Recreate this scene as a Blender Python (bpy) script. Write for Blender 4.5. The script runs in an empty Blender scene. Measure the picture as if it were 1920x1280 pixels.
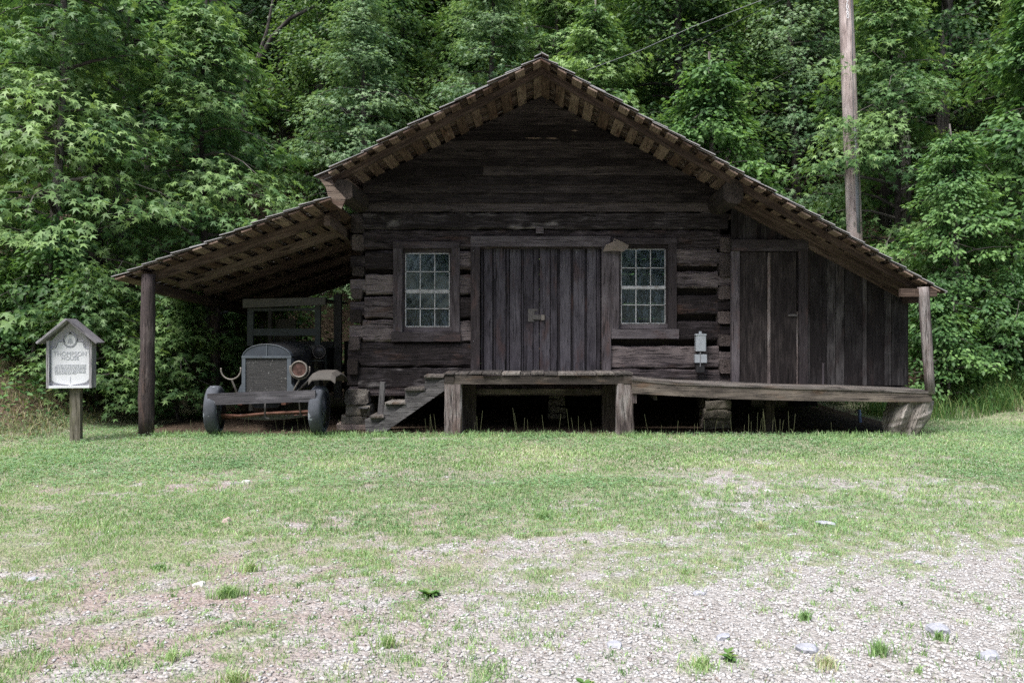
import bpy, math, random
import numpy as np
from mathutils import Vector

random.seed(7)
rng = np.random.default_rng(7)
SC = bpy.context.scene
COL = SC.collection

# ------------------------------------------------------------------ camera, sky, sun, exposure
F, CX, CY, D, H = 1493.33, 1015.0, 625.0, 11.75, 1.38
cam_data = bpy.data.cameras.new('camera')
cam_data.lens = 28.0
cam_data.sensor_width = 36.0
cam_data.shift_x = (960 - CX) / 1920.0
cam_data.shift_y = (CY - 640) / 1920.0
cam_data.clip_start = 0.1
cam_data.clip_end = 600
cam = bpy.data.objects.new('camera', cam_data)
COL.objects.link(cam)
cam.location = (0, -D, H)
cam.rotation_euler = (math.radians(90), 0, 0)
SC.camera = cam

SUN_EL, SUN_ROT = math.radians(63), math.radians(215)
world = bpy.data.worlds.new('World')
SC.world = world
world.use_nodes = True
wn = world.node_tree
wn.nodes.clear()
w_out = wn.nodes.new('ShaderNodeOutputWorld')
w_bg = wn.nodes.new('ShaderNodeBackground')
w_sky = wn.nodes.new('ShaderNodeTexSky')
w_sky.sky_type = 'NISHITA'
w_sky.sun_disc = False
w_sky.sun_elevation = SUN_EL
w_sky.sun_rotation = SUN_ROT
w_sky.air_density = 1.0
w_sky.dust_density = 4.0
w_sky.ozone_density = 1.0
w_bg.inputs['Strength'].default_value = 0.095
wn.links.new(w_sky.outputs[0], w_bg.inputs[0])
wn.links.new(w_bg.outputs[0], w_out.inputs[0])
try:
    world.cycles.sampling_method = 'MANUAL'
    world.cycles.sample_map_resolution = 512
except Exception:
    pass

sun_data = bpy.data.lights.new('sun', 'SUN')
sun_data.energy = 2.6
sun_data.angle = math.radians(26)
sun_data.color = (1.0, 0.98, 0.95)
sun = bpy.data.objects.new('sun', sun_data)
COL.objects.link(sun)
# direction towards the sun: Nishita rotation is measured from +Y towards +X
_sd = Vector((math.sin(SUN_ROT) * math.cos(SUN_EL), math.cos(SUN_ROT) * math.cos(SUN_EL), math.sin(SUN_EL)))
sun.rotation_euler = _sd.to_track_quat('Z', 'Y').to_euler()
sun.location = (0, 0, 30)

SC.view_settings.view_transform = 'Standard'
SC.view_settings.look = 'None'
SC.view_settings.exposure = 1.2
SC.view_settings.gamma = 1.0
SC.view_settings.use_curve_mapping = False
SC.render.engine = 'CYCLES'
SC.cycles.max_bounces = 6
SC.cycles.diffuse_bounces = 3
SC.cycles.transmission_bounces = 3
SC.cycles.transparent_max_bounces = 6
SC.cycles.use_denoising = False


def P(x, y, Y):
    """point of the place seen at photo pixel x, y when it lies at depth Y"""
    d = Y + D
    return Vector(((x - CX) * d / F, Y, H + (CY - y) * d / F))


def G(x, y):
    """point of flat ground (z=0) at photo pixel x, y"""
    d = H * F / (y - CY)
    return Vector(((x - CX) * d / F, d - D, 0.0))


# ------------------------------------------------------------------ noise in numpy
_tab = np.random.default_rng(3).random((256, 256))


def vnoise(x, y, s=1.0, o=0.0):
    x = np.asarray(x, float) * s + o + 500.0
    y = np.asarray(y, float) * s + o * 1.7 + 500.0
    xi = np.floor(x).astype(int); yi = np.floor(y).astype(int)
    fx = x - xi; fy = y - yi
    fx = fx * fx * (3 - 2 * fx); fy = fy * fy * (3 - 2 * fy)
    a = _tab[xi % 256, yi % 256]; b = _tab[(xi + 1) % 256, yi % 256]
    c = _tab[xi % 256, (yi + 1) % 256]; e = _tab[(xi + 1) % 256, (yi + 1) % 256]
    return (a * (1 - fx) + b * fx) * (1 - fy) + (c * (1 - fx) + e * fx) * fy


def fbm(x, y, s=1.0, o=0.0, n=4):
    r = 0; a = 0.5; t = 0
    for k in range(n):
        r = r + a * vnoise(x, y, s * 2 ** k, o + 13.1 * k); t += a; a *= 0.55
    return r / t


def sstep(a, b, x):
    t = np.clip((np.asarray(x, float) - a) / (b - a), 0, 1)
    return t * t * (3 - 2 * t)


def softplus(x, k=1.5):
    x = np.asarray(x, float)
    return np.where(x * k > 20, x, np.log1p(np.exp(np.clip(x * k, -50, 20))) / k)


# ------------------------------------------------------------------ terrain shape and cover
def ground_z(X, Y):
    X = np.asarray(X, float); Y = np.asarray(Y, float)
    left = sstep(-5.6, -7.2, X); right = sstep(5.9, 7.6, X)
    start = 5.2 + left * (-5.3) + right * (-3.6)
    hill = 0.5 * softplus(Y - start, 2.0)
    bank = 0.55 * softplus(np.minimum(-(X + 6.5), Y + 1.5), 3.0) * sstep(-6.3, -7.2, X)
    bank = np.minimum(bank, 2.5)
    z = np.maximum(hill, bank)
    z = np.where(z > 28, 28 + (z - 28) * 0.1, z)
    far = sstep(-60, -11, Y)
    z = z * far
    z = z - 0.03 * sstep(0.12, 0.0, z)
    bump = (fbm(X, Y, 0.7, 5.0) - 0.5) * 0.07 * sstep(0.5, 3, np.abs(Y + 0.0) + 0.0)
    z = z + bump + (fbm(X, Y, 1.1, 9.0) - 0.5) * 0.5 * sstep(0.3, 2.0, z)
    # gentle dip where the grass slopes off towards the camera's left
    return z


BARE = [(335, 902, .75, .5), (700, 886, .55, .3), (1330, 890, .7, .6), (1395, 912, .5, .5), (1245, 816, .6, .22),
        (1520, 862, .7, .28), (1690, 900, .8, .5), (1420, 945, .6, .4), (1700, 815, .7, .2), (760, 818, .9, .16),
        (1080, 940, .5, .35), (560, 975, .5, .3), (900, 1010, .7, .3), (1745, 855, .35, .2), (1100, 1000, .5, .3)]
BARE = [(G(x, y).x, G(x, y).y, rx, ry) for x, y, rx, ry in BARE]


def cover(X, Y):
    """0 bare gravel .. 1 closed turf"""
    X = np.asarray(X, float); Y = np.asarray(Y, float)
    d = Y + D
    right = sstep(0.3, 3.2, X - 0.25 * (d - 4.5))
    base = sstep(2.9 + 1.2 * right, 6.1, d) * 1.05
    base = np.maximum(base, 0.42 * sstep(1.0, -1.2, X))
    base = np.maximum(base, 0.25)
    n = fbm(X, Y, 1.1, 2.0) - 0.5
    n2 = fbm(X, Y, 4.5, 31.0) - 0.5
    n3 = fbm(X, Y, 13.0, 57.0) - 0.5
    c = base + n * 0.6 * sstep(11.5, 6.5, d) + n2 * 1.25 * sstep(14.5, 6.5, d) + n3 * 1.7 * sstep(12.5, 6.0, d) - 0.05
    c = c + n * 0.2
    c = c - 0.16 * right * sstep(6.0, 5.0, d)
    for bx, by, rx, ry in BARE:
        q = ((X - bx) / rx) ** 2 + ((Y - by) / ry) ** 2
        c = c - 0.68 * np.exp(-q * 1.1) * (0.25 + 1.0 * vnoise(X, Y, 9.0, 3.0))
    return np.clip(c, 0, 1)


# ------------------------------------------------------------------ materials
MATS = {}


def new_mat(name):
    m = bpy.data.materials.new(name)
    m.use_nodes = True
    nt = m.node_tree
    nt.nodes.clear()
    out = nt.nodes.new('ShaderNodeOutputMaterial')
    return m, nt, out


def N(nt, kind, **kw):
    n = nt.nodes.new(kind)
    for k, v in kw.items():
        if k in n.inputs:
            n.inputs[k].default_value = v
        else:
            setattr(n, k, v)
    return n


def ramp(nt, fac, stops):
    r = nt.nodes.new('ShaderNodeValToRGB')
    e = r.color_ramp.elements
    while len(e) < len(stops):
        e.new(0.5)
    for i, (p, c) in enumerate(stops):
        e[i].position = p
        e[i].color = (c[0], c[1], c[2], 1)
    nt.links.new(fac, r.inputs[0])
    return r.outputs[0]


def mathn(nt, op, a, b=None, c=None, clamp=False):
    n = nt.nodes.new('ShaderNodeMath'); n.operation = op; n.use_clamp = clamp
    for i, v in enumerate((a, b, c)):
        if v is None: continue
        if isinstance(v, (int, float)): n.inputs[i].default_value = v
        else: nt.links.new(v, n.inputs[i])
    return n.outputs[0]


def mixc(nt, fac, a, b, mode='MIX'):
    n = nt.nodes.new('ShaderNodeMix'); n.data_type = 'RGBA'; n.blend_type = mode
    for s, v in ((n.inputs[0], fac), (n.inputs[6], a), (n.inputs[7], b)):
        if isinstance(v, (int, float)): s.default_value = v
        elif isinstance(v, tuple): s.default_value = (v[0], v[1], v[2], 1)
        else: nt.links.new(v, s)
    return n.outputs[2]


def gcoord(nt, scale):
    a = N(nt, 'ShaderNodeAttribute', attribute_name='gc')
    m = N(nt, 'ShaderNodeMapping')
    m.inputs['Scale'].default_value = scale
    nt.links.new(a.outputs['Vector'], m.inputs['Vector'])
    return m.outputs[0]


def wood(name, dark, mid, light, rough=0.85, grain=38.0, bump=0.5, stain=None, wear=0.5, weather_lit=None):
    m, nt, out = new_mat(name)
    L = nt.links
    g = N(nt, 'ShaderNodeTexNoise', Scale=1.0, Detail=6.0, Roughness=0.62, Distortion=0.35)
    L.new(gcoord(nt, (2.6, grain, grain)), g.inputs['Vector'])
    g2 = N(nt, 'ShaderNodeTexNoise', Scale=1.0, Detail=4.0, Roughness=0.6)
    L.new(gcoord(nt, (2.2, 6.0, 6.0)), g2.inputs['Vector'])
    v = N(nt, 'ShaderNodeTexNoise', Scale=1.0, Detail=3.0, Roughness=0.7, Distortion=0.5)
    L.new(gcoord(nt, (2.6, 70.0, 70.0)), v.inputs['Vector'])
    f = mathn(nt, 'ADD', mathn(nt, 'MULTIPLY', g2.outputs[0], wear), mathn(nt, 'MULTIPLY', g.outputs[0], 1.25 - wear))
    t = N(nt, 'ShaderNodeAttribute', attribute_name='tint')
    f = mathn(nt, 'ADD', f, mathn(nt, 'MULTIPLY', mathn(nt, 'SUBTRACT', t.outputs['Fac'], 0.5), 0.42))
    c = ramp(nt, f, [(0.47, dark), (0.62, mid), (0.84, light)])
    if stain:
        s = N(nt, 'ShaderNodeTexNoise', Scale=1.0, Detail=3.0, Roughness=0.6)
        L.new(gcoord(nt, (1.6, 5.0, 5.0)), s.inputs['Vector'])
        sf = mathn(nt, 'MULTIPLY', ramp_f(nt, s.outputs[0], 0.55, 0.72), 0.7)
        c = mixc(nt, sf, c, stain)
    cr = ramp_f(nt, v.outputs[0], 0.34, 0.44)      # drying cracks along the grain
    c = mixc(nt, mathn(nt, 'SUBTRACT', 1.0, cr), c, tuple(x * 0.25 for x in dark))
    if weather_lit:      # tops weathered grey; gable-side faces greyed too, standing in for the lit edge
        ge = N(nt, 'ShaderNodeNewGeometry'); sx = N(nt, 'ShaderNodeSeparateXYZ'); L.new(ge.outputs['True Normal'], sx.inputs[0])
        up = ramp_f(nt, sx.outputs[2], -0.5, -0.2)
        c = mixc(nt, mathn(nt, 'MULTIPLY', up, 0.85), c, mixc(nt, g.outputs[0], tuple(x * .5 for x in weather_lit), tuple(x * 1.5 for x in weather_lit)))
    kn = N(nt, 'ShaderNodeTexVoronoi', Scale=1.0)      # knots
    L.new(gcoord(nt, (1.1, 5.5, 5.5)), kn.inputs['Vector'])
    c = mixc(nt, mathn(nt, 'MULTIPLY', mathn(nt, 'SUBTRACT', 1.0, ramp_f(nt, kn.outputs['Distance'], 0.05, 0.15)), 0.8), c, tuple(x * 0.3 for x in dark))
    b = N(nt, 'ShaderNodeBsdfPrincipled', Roughness=rough)
    b.inputs['Specular IOR Level'].default_value = 0.25
    L.new(c, b.inputs['Base Color'])
    bp = N(nt, 'ShaderNodeBump', Strength=bump, Distance=0.02)
    hgt = mathn(nt, 'ADD', g.outputs[0], mathn(nt, 'MULTIPLY', cr, 0.5))
    L.new(hgt, bp.inputs['Height'])
    L.new(bp.outputs[0], b.inputs['Normal'])
    L.new(b.outputs[0], out.inputs[0])
    MATS[name] = m
    return m


def ramp_f(nt, fac, a, b):
    n = nt.nodes.new('ShaderNodeMapRange')
    n.inputs['From Min'].default_value = a; n.inputs['From Max'].default_value = b
    n.interpolation_type = 'SMOOTHSTEP'
    nt.links.new(fac, n.inputs['Value'])
    return n.outputs['Result']


def plain(name, col, rough=0.6, metal=0.0, var=0.3, scale=12.0, col2=None, bump=0.0, thr=(0.45, 0.6)):
    m, nt, out = new_mat(name)
    tc = N(nt, 'ShaderNodeTexCoord')
    n = N(nt, 'ShaderNodeTexNoise', Scale=scale, Detail=5.0, Roughness=0.65)
    nt.links.new(tc.outputs['Object'], n.inputs['Vector'])
    b = N(nt, 'ShaderNodeBsdfPrincipled', Roughness=rough, Metallic=metal)
    b.inputs['Specular IOR Level'].default_value = 0.35
    c = mixc(nt, ramp_f(nt, n.outputs[0], 0.3, 0.7), tuple(x * (1 - var) for x in col), tuple(min(1, x * (1 + var)) for x in col))
    if col2:
        n2 = N(nt, 'ShaderNodeTexNoise', Scale=scale * 0.6, Detail=6.0, Roughness=0.7)
        nt.links.new(tc.outputs['Object'], n2.inputs['Vector'])
        c = mixc(nt, ramp_f(nt, n2.outputs[0], *thr), c, col2)
    nt.links.new(c, b.inputs['Base Color'])
    if bump:
        bp = N(nt, 'ShaderNodeBump', Strength=bump, Distance=0.01)
        nt.links.new(n.outputs[0], bp.inputs['Height'])
        nt.links.new(bp.outputs[0], b.inputs['Normal'])
    nt.links.new(b.outputs[0], out.inputs[0])
    MATS[name] = m
    return m


wood('log_wood', (0.0188, 0.0147, 0.0158), (0.0584, 0.0479, 0.0526), (0.1719, 0.1444, 0.1449), grain=34, bump=0.8, stain=(0.0730, 0.0410, 0.0317), wear=0.55)
wood('flaked_log', (0.0188, 0.0150, 0.0158), (0.0533, 0.0465, 0.0501), (0.1728, 0.1502, 0.1575), grain=34, bump=0.8, stain=(0.2670, 0.2478, 0.2506), wear=0.55)
wood('end_grain', (0.0245, 0.0189, 0.0171), (0.0695, 0.0564, 0.0542), (0.1386, 0.1130, 0.1082), grain=60, bump=0.9)
wood('siding_wood', (0.0140, 0.0109, 0.0114), (0.0367, 0.0301, 0.0299), (0.0877, 0.0734, 0.0701), grain=30, bump=0.4)
wood('door_wood', (0.0190, 0.0170, 0.0217), (0.0435, 0.0394, 0.0492), (0.0869, 0.0820, 0.0967), grain=30, bump=0.4, stain=(0.0597, 0.0361, 0.0351), wear=0.7)
wood('trim_wood', (0.0339, 0.0280, 0.0306), (0.0714, 0.0620, 0.0692), (0.1280, 0.1145, 0.1247), grain=30, bump=0.35, stain=(0.0903, 0.0591, 0.0564), wear=0.6)
wood('shed_wood', (0.0132, 0.0109, 0.0120), (0.0317, 0.0285, 0.0301), (0.0836, 0.0782, 0.0803), grain=26, bump=0.4, stain=(0.0330, 0.0213, 0.0208), wear=0.8)
wood('rafter_wood', (0.0522, 0.0355, 0.0284), (0.1042, 0.0743, 0.0595), (0.1655, 0.1294, 0.1048), grain=30, bump=0.4, stain=(0.0613, 0.0355, 0.0257))
wood('lath_wood', (0.0847, 0.0544, 0.0405), (0.1625, 0.1130, 0.0884), (0.2541, 0.1928, 0.1539), grain=26, bump=0.4, stain=(0.1059, 0.0532, 0.0360))
wood('shingle_wood', (0.0405, 0.0252, 0.0198), (0.0900, 0.0585, 0.0450), (0.1710, 0.1260, 0.1080), grain=40, bump=0.6, weather_lit=(0.36, 0.36, 0.37))
wood('beam_wood', (0.0198, 0.0149, 0.0126), (0.0396, 0.0314, 0.0264), (0.0726, 0.0594, 0.0495), grain=30, bump=0.6)
wood('post_wood', (0.0661, 0.0525, 0.0524), (0.1616, 0.1350, 0.1304), (0.3084, 0.2933, 0.2947), grain=34, bump=0.9, stain=(0.1248, 0.0810, 0.0673), wear=0.8)
wood('deck_wood', (0.0512, 0.0461, 0.0435), (0.1229, 0.1101, 0.1024), (0.2150, 0.1997, 0.1843), grain=34, bump=0.6, stain=(0.1024, 0.0666, 0.0461))
wood('rim_wood', (0.0382, 0.0316, 0.0281), (0.0867, 0.0739, 0.0638), (0.1683, 0.1428, 0.1198), grain=26, bump=0.5, stain=(0.1224, 0.0765, 0.0485), wear=0.8)
wood('grey_wood', (0.0544, 0.0525, 0.0544), (0.1089, 0.1050, 0.1089), (0.1750, 0.1710, 0.1750), grain=30, bump=0.5, wear=0.7)
wood('sign_wood', (0.13, 0.125, 0.135), (0.25, 0.245, 0.26), (0.42, 0.41, 0.43), grain=30, bump=0.5, wear=0.7)
wood('sign_post_wood', (0.1040, 0.0960, 0.0720), (0.2160, 0.2000, 0.1680), (0.3360, 0.3200, 0.2880), grain=30, bump=0.4, stain=(0.1280, 0.1360, 0.0720))
wood('pole_wood', (0.1287, 0.0960, 0.0912), (0.3366, 0.2736, 0.2592), (0.5148, 0.4416, 0.4224), grain=40, bump=0.5, wear=0.8)
wood('stump_wood', (0.0702, 0.0624, 0.0585), (0.1950, 0.1755, 0.1599), (0.3432, 0.3198, 0.3003), grain=12, bump=0.9, wear=0.7)
wood('bark', (0.035, 0.030, 0.028), (0.085, 0.075, 0.070), (0.17, 0.155, 0.145), grain=14, bump=0.9)
wood('bumper_wood', (0.0619, 0.0591, 0.0675), (0.1210, 0.1153, 0.1294), (0.1856, 0.1800, 0.1969), grain=26, bump=0.4)
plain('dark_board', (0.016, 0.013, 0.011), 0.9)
plain('muntin_paint', (0.4016, 0.4112, 0.4303), 0.6, col2=(0.2104, 0.1913, 0.1817), scale=18, thr=(0.5, 0.68))
plain('stone', (0.1920, 0.1720, 0.1480), 0.9, var=0.35, scale=14, bump=0.8, col2=(0.1040, 0.0960, 0.0800), thr=(.5, .7))
plain('pink_stone', (0.36, 0.29, 0.26), 0.9, var=0.25, scale=8, bump=0.8, col2=(0.34, 0.14, 0.12), thr=(.56, .66))
plain('white_stone', (0.5456, 0.5280, 0.5104), 0.85, var=0.2, scale=20, bump=0.7)
plain('grey_stone', (0.3360, 0.3444, 0.3872), 0.85, var=0.25, scale=16, bump=0.7)
plain('meter_grey', (0.3230, 0.3532, 0.3856), 0.45, var=0.08)
plain('black_rubber', (0.018, 0.018, 0.020), 0.7)
plain('rusty_tin', (0.1800, 0.1498, 0.1267), 0.65, metal=0.2, var=0.15, scale=9, col2=(0.1440, 0.0864, 0.0634), thr=(.55, .75))
plain('iron', (0.10, 0.095, 0.095), 0.55, metal=0.5, var=0.3, scale=30)
plain('tyre_rubber', (0.0595, 0.0665, 0.0805), 0.85, var=0.2, scale=9, col2=(0.2380, 0.2660, 0.3010), thr=(0.58, 0.62))
plain('shell_blue', (0.0446, 0.0533, 0.0677), 0.5, var=0.12, scale=9, col2=(0.0346, 0.0302, 0.0288), thr=(.6, .75))
plain('shell_pale', (0.0869, 0.1023, 0.1202), 0.55, var=0.12, scale=12, col2=(0.0512, 0.0435, 0.0384), thr=(.6, .7))
plain('truck_black', (0.028, 0.028, 0.030), 0.45, var=0.3)
plain('truck_green', (0.0275, 0.0350, 0.0330), 0.6, var=0.2)
plain('truck_tan', (0.0675, 0.0653, 0.0563), 0.6, var=0.2, scale=5)
plain('fender_tan', (0.0750, 0.0688, 0.0626), 0.7, var=0.15, scale=5)
plain('ring_metal', (0.1768, 0.1612, 0.1456), 0.55, metal=0.3, var=0.2, scale=20)
plain('lens_rust', (0.0960, 0.0540, 0.0480), 0.35, var=0.5, scale=14)
plain('axle_rust', (0.0900, 0.0383, 0.0248), 0.75, var=0.3, scale=16)
plain('sign_white', (0.66, 0.68, 0.72), 0.55, var=0.05, scale=4)
plain('sign_back', (0.40, 0.40, 0.44), 0.7, var=0.15, scale=6)
plain('sign_ink', (0.10, 0.11, 0.14), 0.6, var=0.1)
plain('sign_grey_ink', (0.38, 0.40, 0.44), 0.6, var=0.1)
plain('blue_pipe', (0.20, 0.27, 0.42), 0.4, var=0.1)
plain('conduit_grey', (0.1980, 0.2035, 0.2200), 0.45, var=0.12, scale=5)
plain('cable_grey', (0.18, 0.19, 0.20), 0.5, var=0.1)
plain('white_paint', (0.75, 0.76, 0.78), 0.5, var=0.05)
plain('cable_rubber', (0.10, 0.11, 0.12), 0.5, var=0.1)
plain('dead_leaf', (0.24, 0.12, 0.06), 0.8, var=0.3)
plain('root_wood', (0.16, 0.13, 0.10), 0.9, var=0.4, scale=20, bump=0.8)
plain('clover_head', (0.48, 0.50, 0.42), 0.8, var=0.2)
plain('stalk', (0.14, 0.15, 0.08), 0.8, var=0.2)
plain('seed_head', (0.36, 0.33, 0.27), 0.8, var=0.2)

# radiator core: flaking fins
m, nt, out = new_mat('radiator_core'); MATS['radiator_core'] = m
tc = N(nt, 'ShaderNodeTexCoord')
mp = N(nt, 'ShaderNodeMapping'); mp.inputs['Scale'].default_value = (22, 22, 75)
nt.links.new(tc.outputs['Object'], mp.inputs[0])
n1 = N(nt, 'ShaderNodeTexNoise', Scale=1.0, Detail=2.0, Roughness=0.5); nt.links.new(mp.outputs[0], n1.inputs['Vector'])
mp2 = N(nt, 'ShaderNodeMapping'); mp2.inputs['Scale'].default_value = (3, 3, 260)
nt.links.new(tc.outputs['Object'], mp2.inputs[0])
n2 = N(nt, 'ShaderNodeTexNoise', Scale=1.0, Detail=1.0); nt.links.new(mp2.outputs[0], n2.inputs['Vector'])
c = mixc(nt, n2.outputs[0], (0.022, 0.022, 0.023), (0.050, 0.050, 0.050))
c = mixc(nt, ramp_f(nt, n1.outputs[0], 0.66, 0.74), c, (0.22, 0.22, 0.215))
b = N(nt, 'ShaderNodeBsdfPrincipled', Roughness=0.8); nt.links.new(c, b.inputs['Base Color'])
bp = N(nt, 'ShaderNodeBump', Strength=0.8, Distance=0.01); nt.links.new(n2.outputs[0], bp.inputs['Height']); nt.links.new(bp.outputs[0], b.inputs['Normal'])
nt.links.new(b.outputs[0], out.inputs[0])

# old dusty window glass
m, nt, out = new_mat('window_glass'); MATS['window_glass'] = m
tc = N(nt, 'ShaderNodeTexCoord')
gl = N(nt, 'ShaderNodeBsdfGlossy', Roughness=0.06)
gl.inputs['Color'].default_value = (0.72, 0.88, 1.0, 1)
tr = N(nt, 'ShaderNodeBsdfTransparent'); tr.inputs['Color'].default_value = (0.55, 0.6, 0.62, 1)
df = N(nt, 'ShaderNodeBsdfDiffuse'); df.inputs['Color'].default_value = (0.13, 0.175, 0.22, 1)
lw = N(nt, 'ShaderNodeFresnel', IOR=1.7)
wv = N(nt, 'ShaderNodeTexNoise', Scale=3.0, Detail=1.0)
nt.links.new(tc.outputs['Object'], wv.inputs['Vector'])
bp = N(nt, 'ShaderNodeBump', Strength=0.25, Distance=0.02)
nt.links.new(wv.outputs[0], bp.inputs['Height']); nt.links.new(bp.outputs[0], gl.inputs['Normal'])
mx = N(nt, 'ShaderNodeMixShader'); nt.links.new(mathn(nt, 'MULTIPLY', lw.outputs[0], 1.0), mx.inputs[0])
nt.links.new(tr.outputs[0], mx.inputs[1]); nt.links.new(gl.outputs[0], mx.inputs[2])
mp = N(nt, 'ShaderNodeMapping'); mp.inputs['Scale'].default_value = (14, 14, 6)
nt.links.new(tc.outputs['Object'], mp.inputs[0])
ds = N(nt, 'ShaderNodeTexNoise', Scale=1.0, Detail=8.0, Roughness=0.75, Distortion=1.0); nt.links.new(mp.outputs[0], ds.inputs['Vector'])
mx2 = N(nt, 'ShaderNodeMixShader'); nt.links.new(mathn(nt, 'MULTIPLY_ADD', ramp_f(nt, ds.outputs[0], 0.42, 0.75), 0.38, 0.05), mx2.inputs[0])
nt.links.new(mx.outputs[0], mx2.inputs[1]); nt.links.new(df.outputs[0], mx2.inputs[2])
nt.links.new(mx2.outputs[0], out.inputs[0])


def leaf_mat(name, stops, trans=0.35, rough=0.5):
    m, nt, out = new_mat(name)
    t = N(nt, 'ShaderNodeAttribute', attribute_name='tint')
    c = ramp(nt, t.outputs['Fac'], stops)
    b = N(nt, 'ShaderNodeBsdfPrincipled', Roughness=rough)
    b.inputs['Specular IOR Level'].default_value = 0.35
    nt.links.new(c, b.inputs['Base Color'])
    tl = N(nt, 'ShaderNodeBsdfTranslucent')
    nt.links.new(mixc(nt, 1.0, c, (1.2, 1.2, 0.65), 'MULTIPLY'), tl.inputs['Color'])
    mx = N(nt, 'ShaderNodeMixShader'); mx.inputs[0].default_value = trans
    nt.links.new(b.outputs[0], mx.inputs[1]); nt.links.new(tl.outputs[0], mx.inputs[2])
    nt.links.new(mx.outputs[0], out.inputs[0])
    MATS[name] = m


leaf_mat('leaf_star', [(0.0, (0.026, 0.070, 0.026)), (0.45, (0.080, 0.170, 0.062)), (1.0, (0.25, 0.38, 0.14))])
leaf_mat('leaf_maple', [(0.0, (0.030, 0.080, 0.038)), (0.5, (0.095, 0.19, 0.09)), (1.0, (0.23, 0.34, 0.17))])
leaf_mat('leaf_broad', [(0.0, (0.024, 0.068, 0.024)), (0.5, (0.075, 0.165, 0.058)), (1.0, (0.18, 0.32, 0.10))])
leaf_mat('leaf_far', [(0.0, (0.018, 0.052, 0.020)), (0.5, (0.055, 0.125, 0.045)), (1.0, (0.18, 0.29, 0.08))])
leaf_mat('grass_blade', [(0.0, (0.105, 0.20, 0.09)), (0.45, (0.225, 0.37, 0.155)), (0.8, (0.38, 0.54, 0.24)), (1.0, (0.52, 0.49, 0.37))], 0.3, 0.6)
leaf_mat('clover_leaf', [(0.0, (0.10, 0.20, 0.09)), (0.6, (0.18, 0.32, 0.15)), (1.0, (0.30, 0.44, 0.24))], 0.25, 0.6)
leaf_mat('weed_leaf', [(0.0, (0.04, 0.11, 0.035)), (0.6, (0.09, 0.20, 0.05)), (1.0, (0.26, 0.30, 0.11))], 0.3, 0.6)
leaf_mat('dry_grass', [(0.0, (0.10, 0.17, 0.06)), (0.5, (0.24, 0.25, 0.12)), (1.0, (0.42, 0.36, 0.24))], 0.3, 0.7)
leaf_mat('litter_leaf', [(0.0, (0.05, 0.035, 0.025)), (0.5, (0.14, 0.10, 0.07)), (1.0, (0.26, 0.21, 0.15))], 0.1, 0.9)

# ground: gravel, reddish dirt, turf, leaf litter, driven by the painted cover map of the terrain
m, nt, out = new_mat('ground_mix'); MATS['ground_mix'] = m
tc = N(nt, 'ShaderNodeTexCoord')
at = N(nt, 'ShaderNodeAttribute', attribute_name='cov')
sep = N(nt, 'ShaderNodeSeparateColor'); nt.links.new(at.outputs['Color'], sep.inputs[0])
cov_o, red_o, lit_o = sep.outputs[0], sep.outputs[1], sep.outputs[2]


def vor(scale, feat='F1'):
    v = N(nt, 'ShaderNodeTexVoronoi', Scale=scale, feature=feat)
    nt.links.new(tc.outputs['Object'], v.inputs['Vector'])
    return v


def nse(scale, det=4.0, r=0.6):
    v = N(nt, 'ShaderNodeTexNoise', Scale=scale, Detail=det, Roughness=r)
    nt.links.new(tc.outputs['Object'], v.inputs['Vector'])
    return v.outputs[0]


v1, v2 = vor(48.0), vor(120.0)
s1 = N(nt, 'ShaderNodeSeparateColor'); nt.links.new(v1.outputs['Color'], s1.inputs[0])
s2 = N(nt, 'ShaderNodeSeparateColor'); nt.links.new(v2.outputs['Color'], s2.inputs[0])
grav = ramp(nt, s1.outputs[0], [(0.0, (0.18, 0.17, 0.16)), (0.35, (0.31, 0.298, 0.285)), (0.7, (0.40, 0.39, 0.38)), (1.0, (0.52, 0.515, 0.51))])
fine = ramp(nt, s2.outputs[0], [(0.0, (0.19, 0.175, 0.165)), (0.5, (0.33, 0.315, 0.305)), (1.0, (0.48, 0.475, 0.475))])
grav = mixc(nt, ramp_f(nt, nse(7.0), 0.40, 0.62), grav, fine)
dirt = ramp(nt, nse(26.0, 6.0, 0.7), [(0.25, (0.17, 0.125, 0.108)), (0.5, (0.29, 0.235, 0.215)), (0.75, (0.39, 0.34, 0.325))])
base = mixc(nt, mathn(nt, 'MULTIPLY', red_o, ramp_f(nt, nse(3.0), 0.30, 0.60)), grav, dirt)
turf = ramp(nt, nse(20.0, 6.0, 0.7), [(0.25, (0.11, 0.125, 0.075)), (0.5, (0.22, 0.235, 0.145)), (0.8, (0.37, 0.35, 0.27))])
cv = ramp_f(nt, mathn(nt, 'ADD', cov_o, mathn(nt, 'MULTIPLY', mathn(nt, 'SUBTRACT', nse(16.0, 5.0, 0.7), 0.5), 0.9)), 0.15, 1.0)
base = mixc(nt, mathn(nt, 'MULTIPLY', cv, 0.9), base, turf)
lit = ramp(nt, nse(22.0, 6.0, 0.75), [(0.3, (0.030, 0.022, 0.016)), (0.5, (0.085, 0.062, 0.045)), (0.75, (0.20, 0.155, 0.115))])
base = mixc(nt, lit_o, base, lit)
b = N(nt, 'ShaderNodeBsdfPrincipled', Roughness=0.95)
b.inputs['Specular IOR Level'].default_value = 0.15
nt.links.new(base, b.inputs['Base Color'])
bh = mathn(nt, 'ADD', mathn(nt, 'MULTIPLY', v1.outputs['Distance'], -1.0), mathn(nt, 'MULTIPLY', nse(30.0, 5.0, 0.7), 0.5))
bp = N(nt, 'ShaderNodeBump', Strength=0.9, Distance=0.018)
nt.links.new(bh, bp.inputs['Height']); nt.links.new(bp.outputs[0], b.inputs['Normal'])
nt.links.new(b.outputs[0], out.inputs[0])


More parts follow.
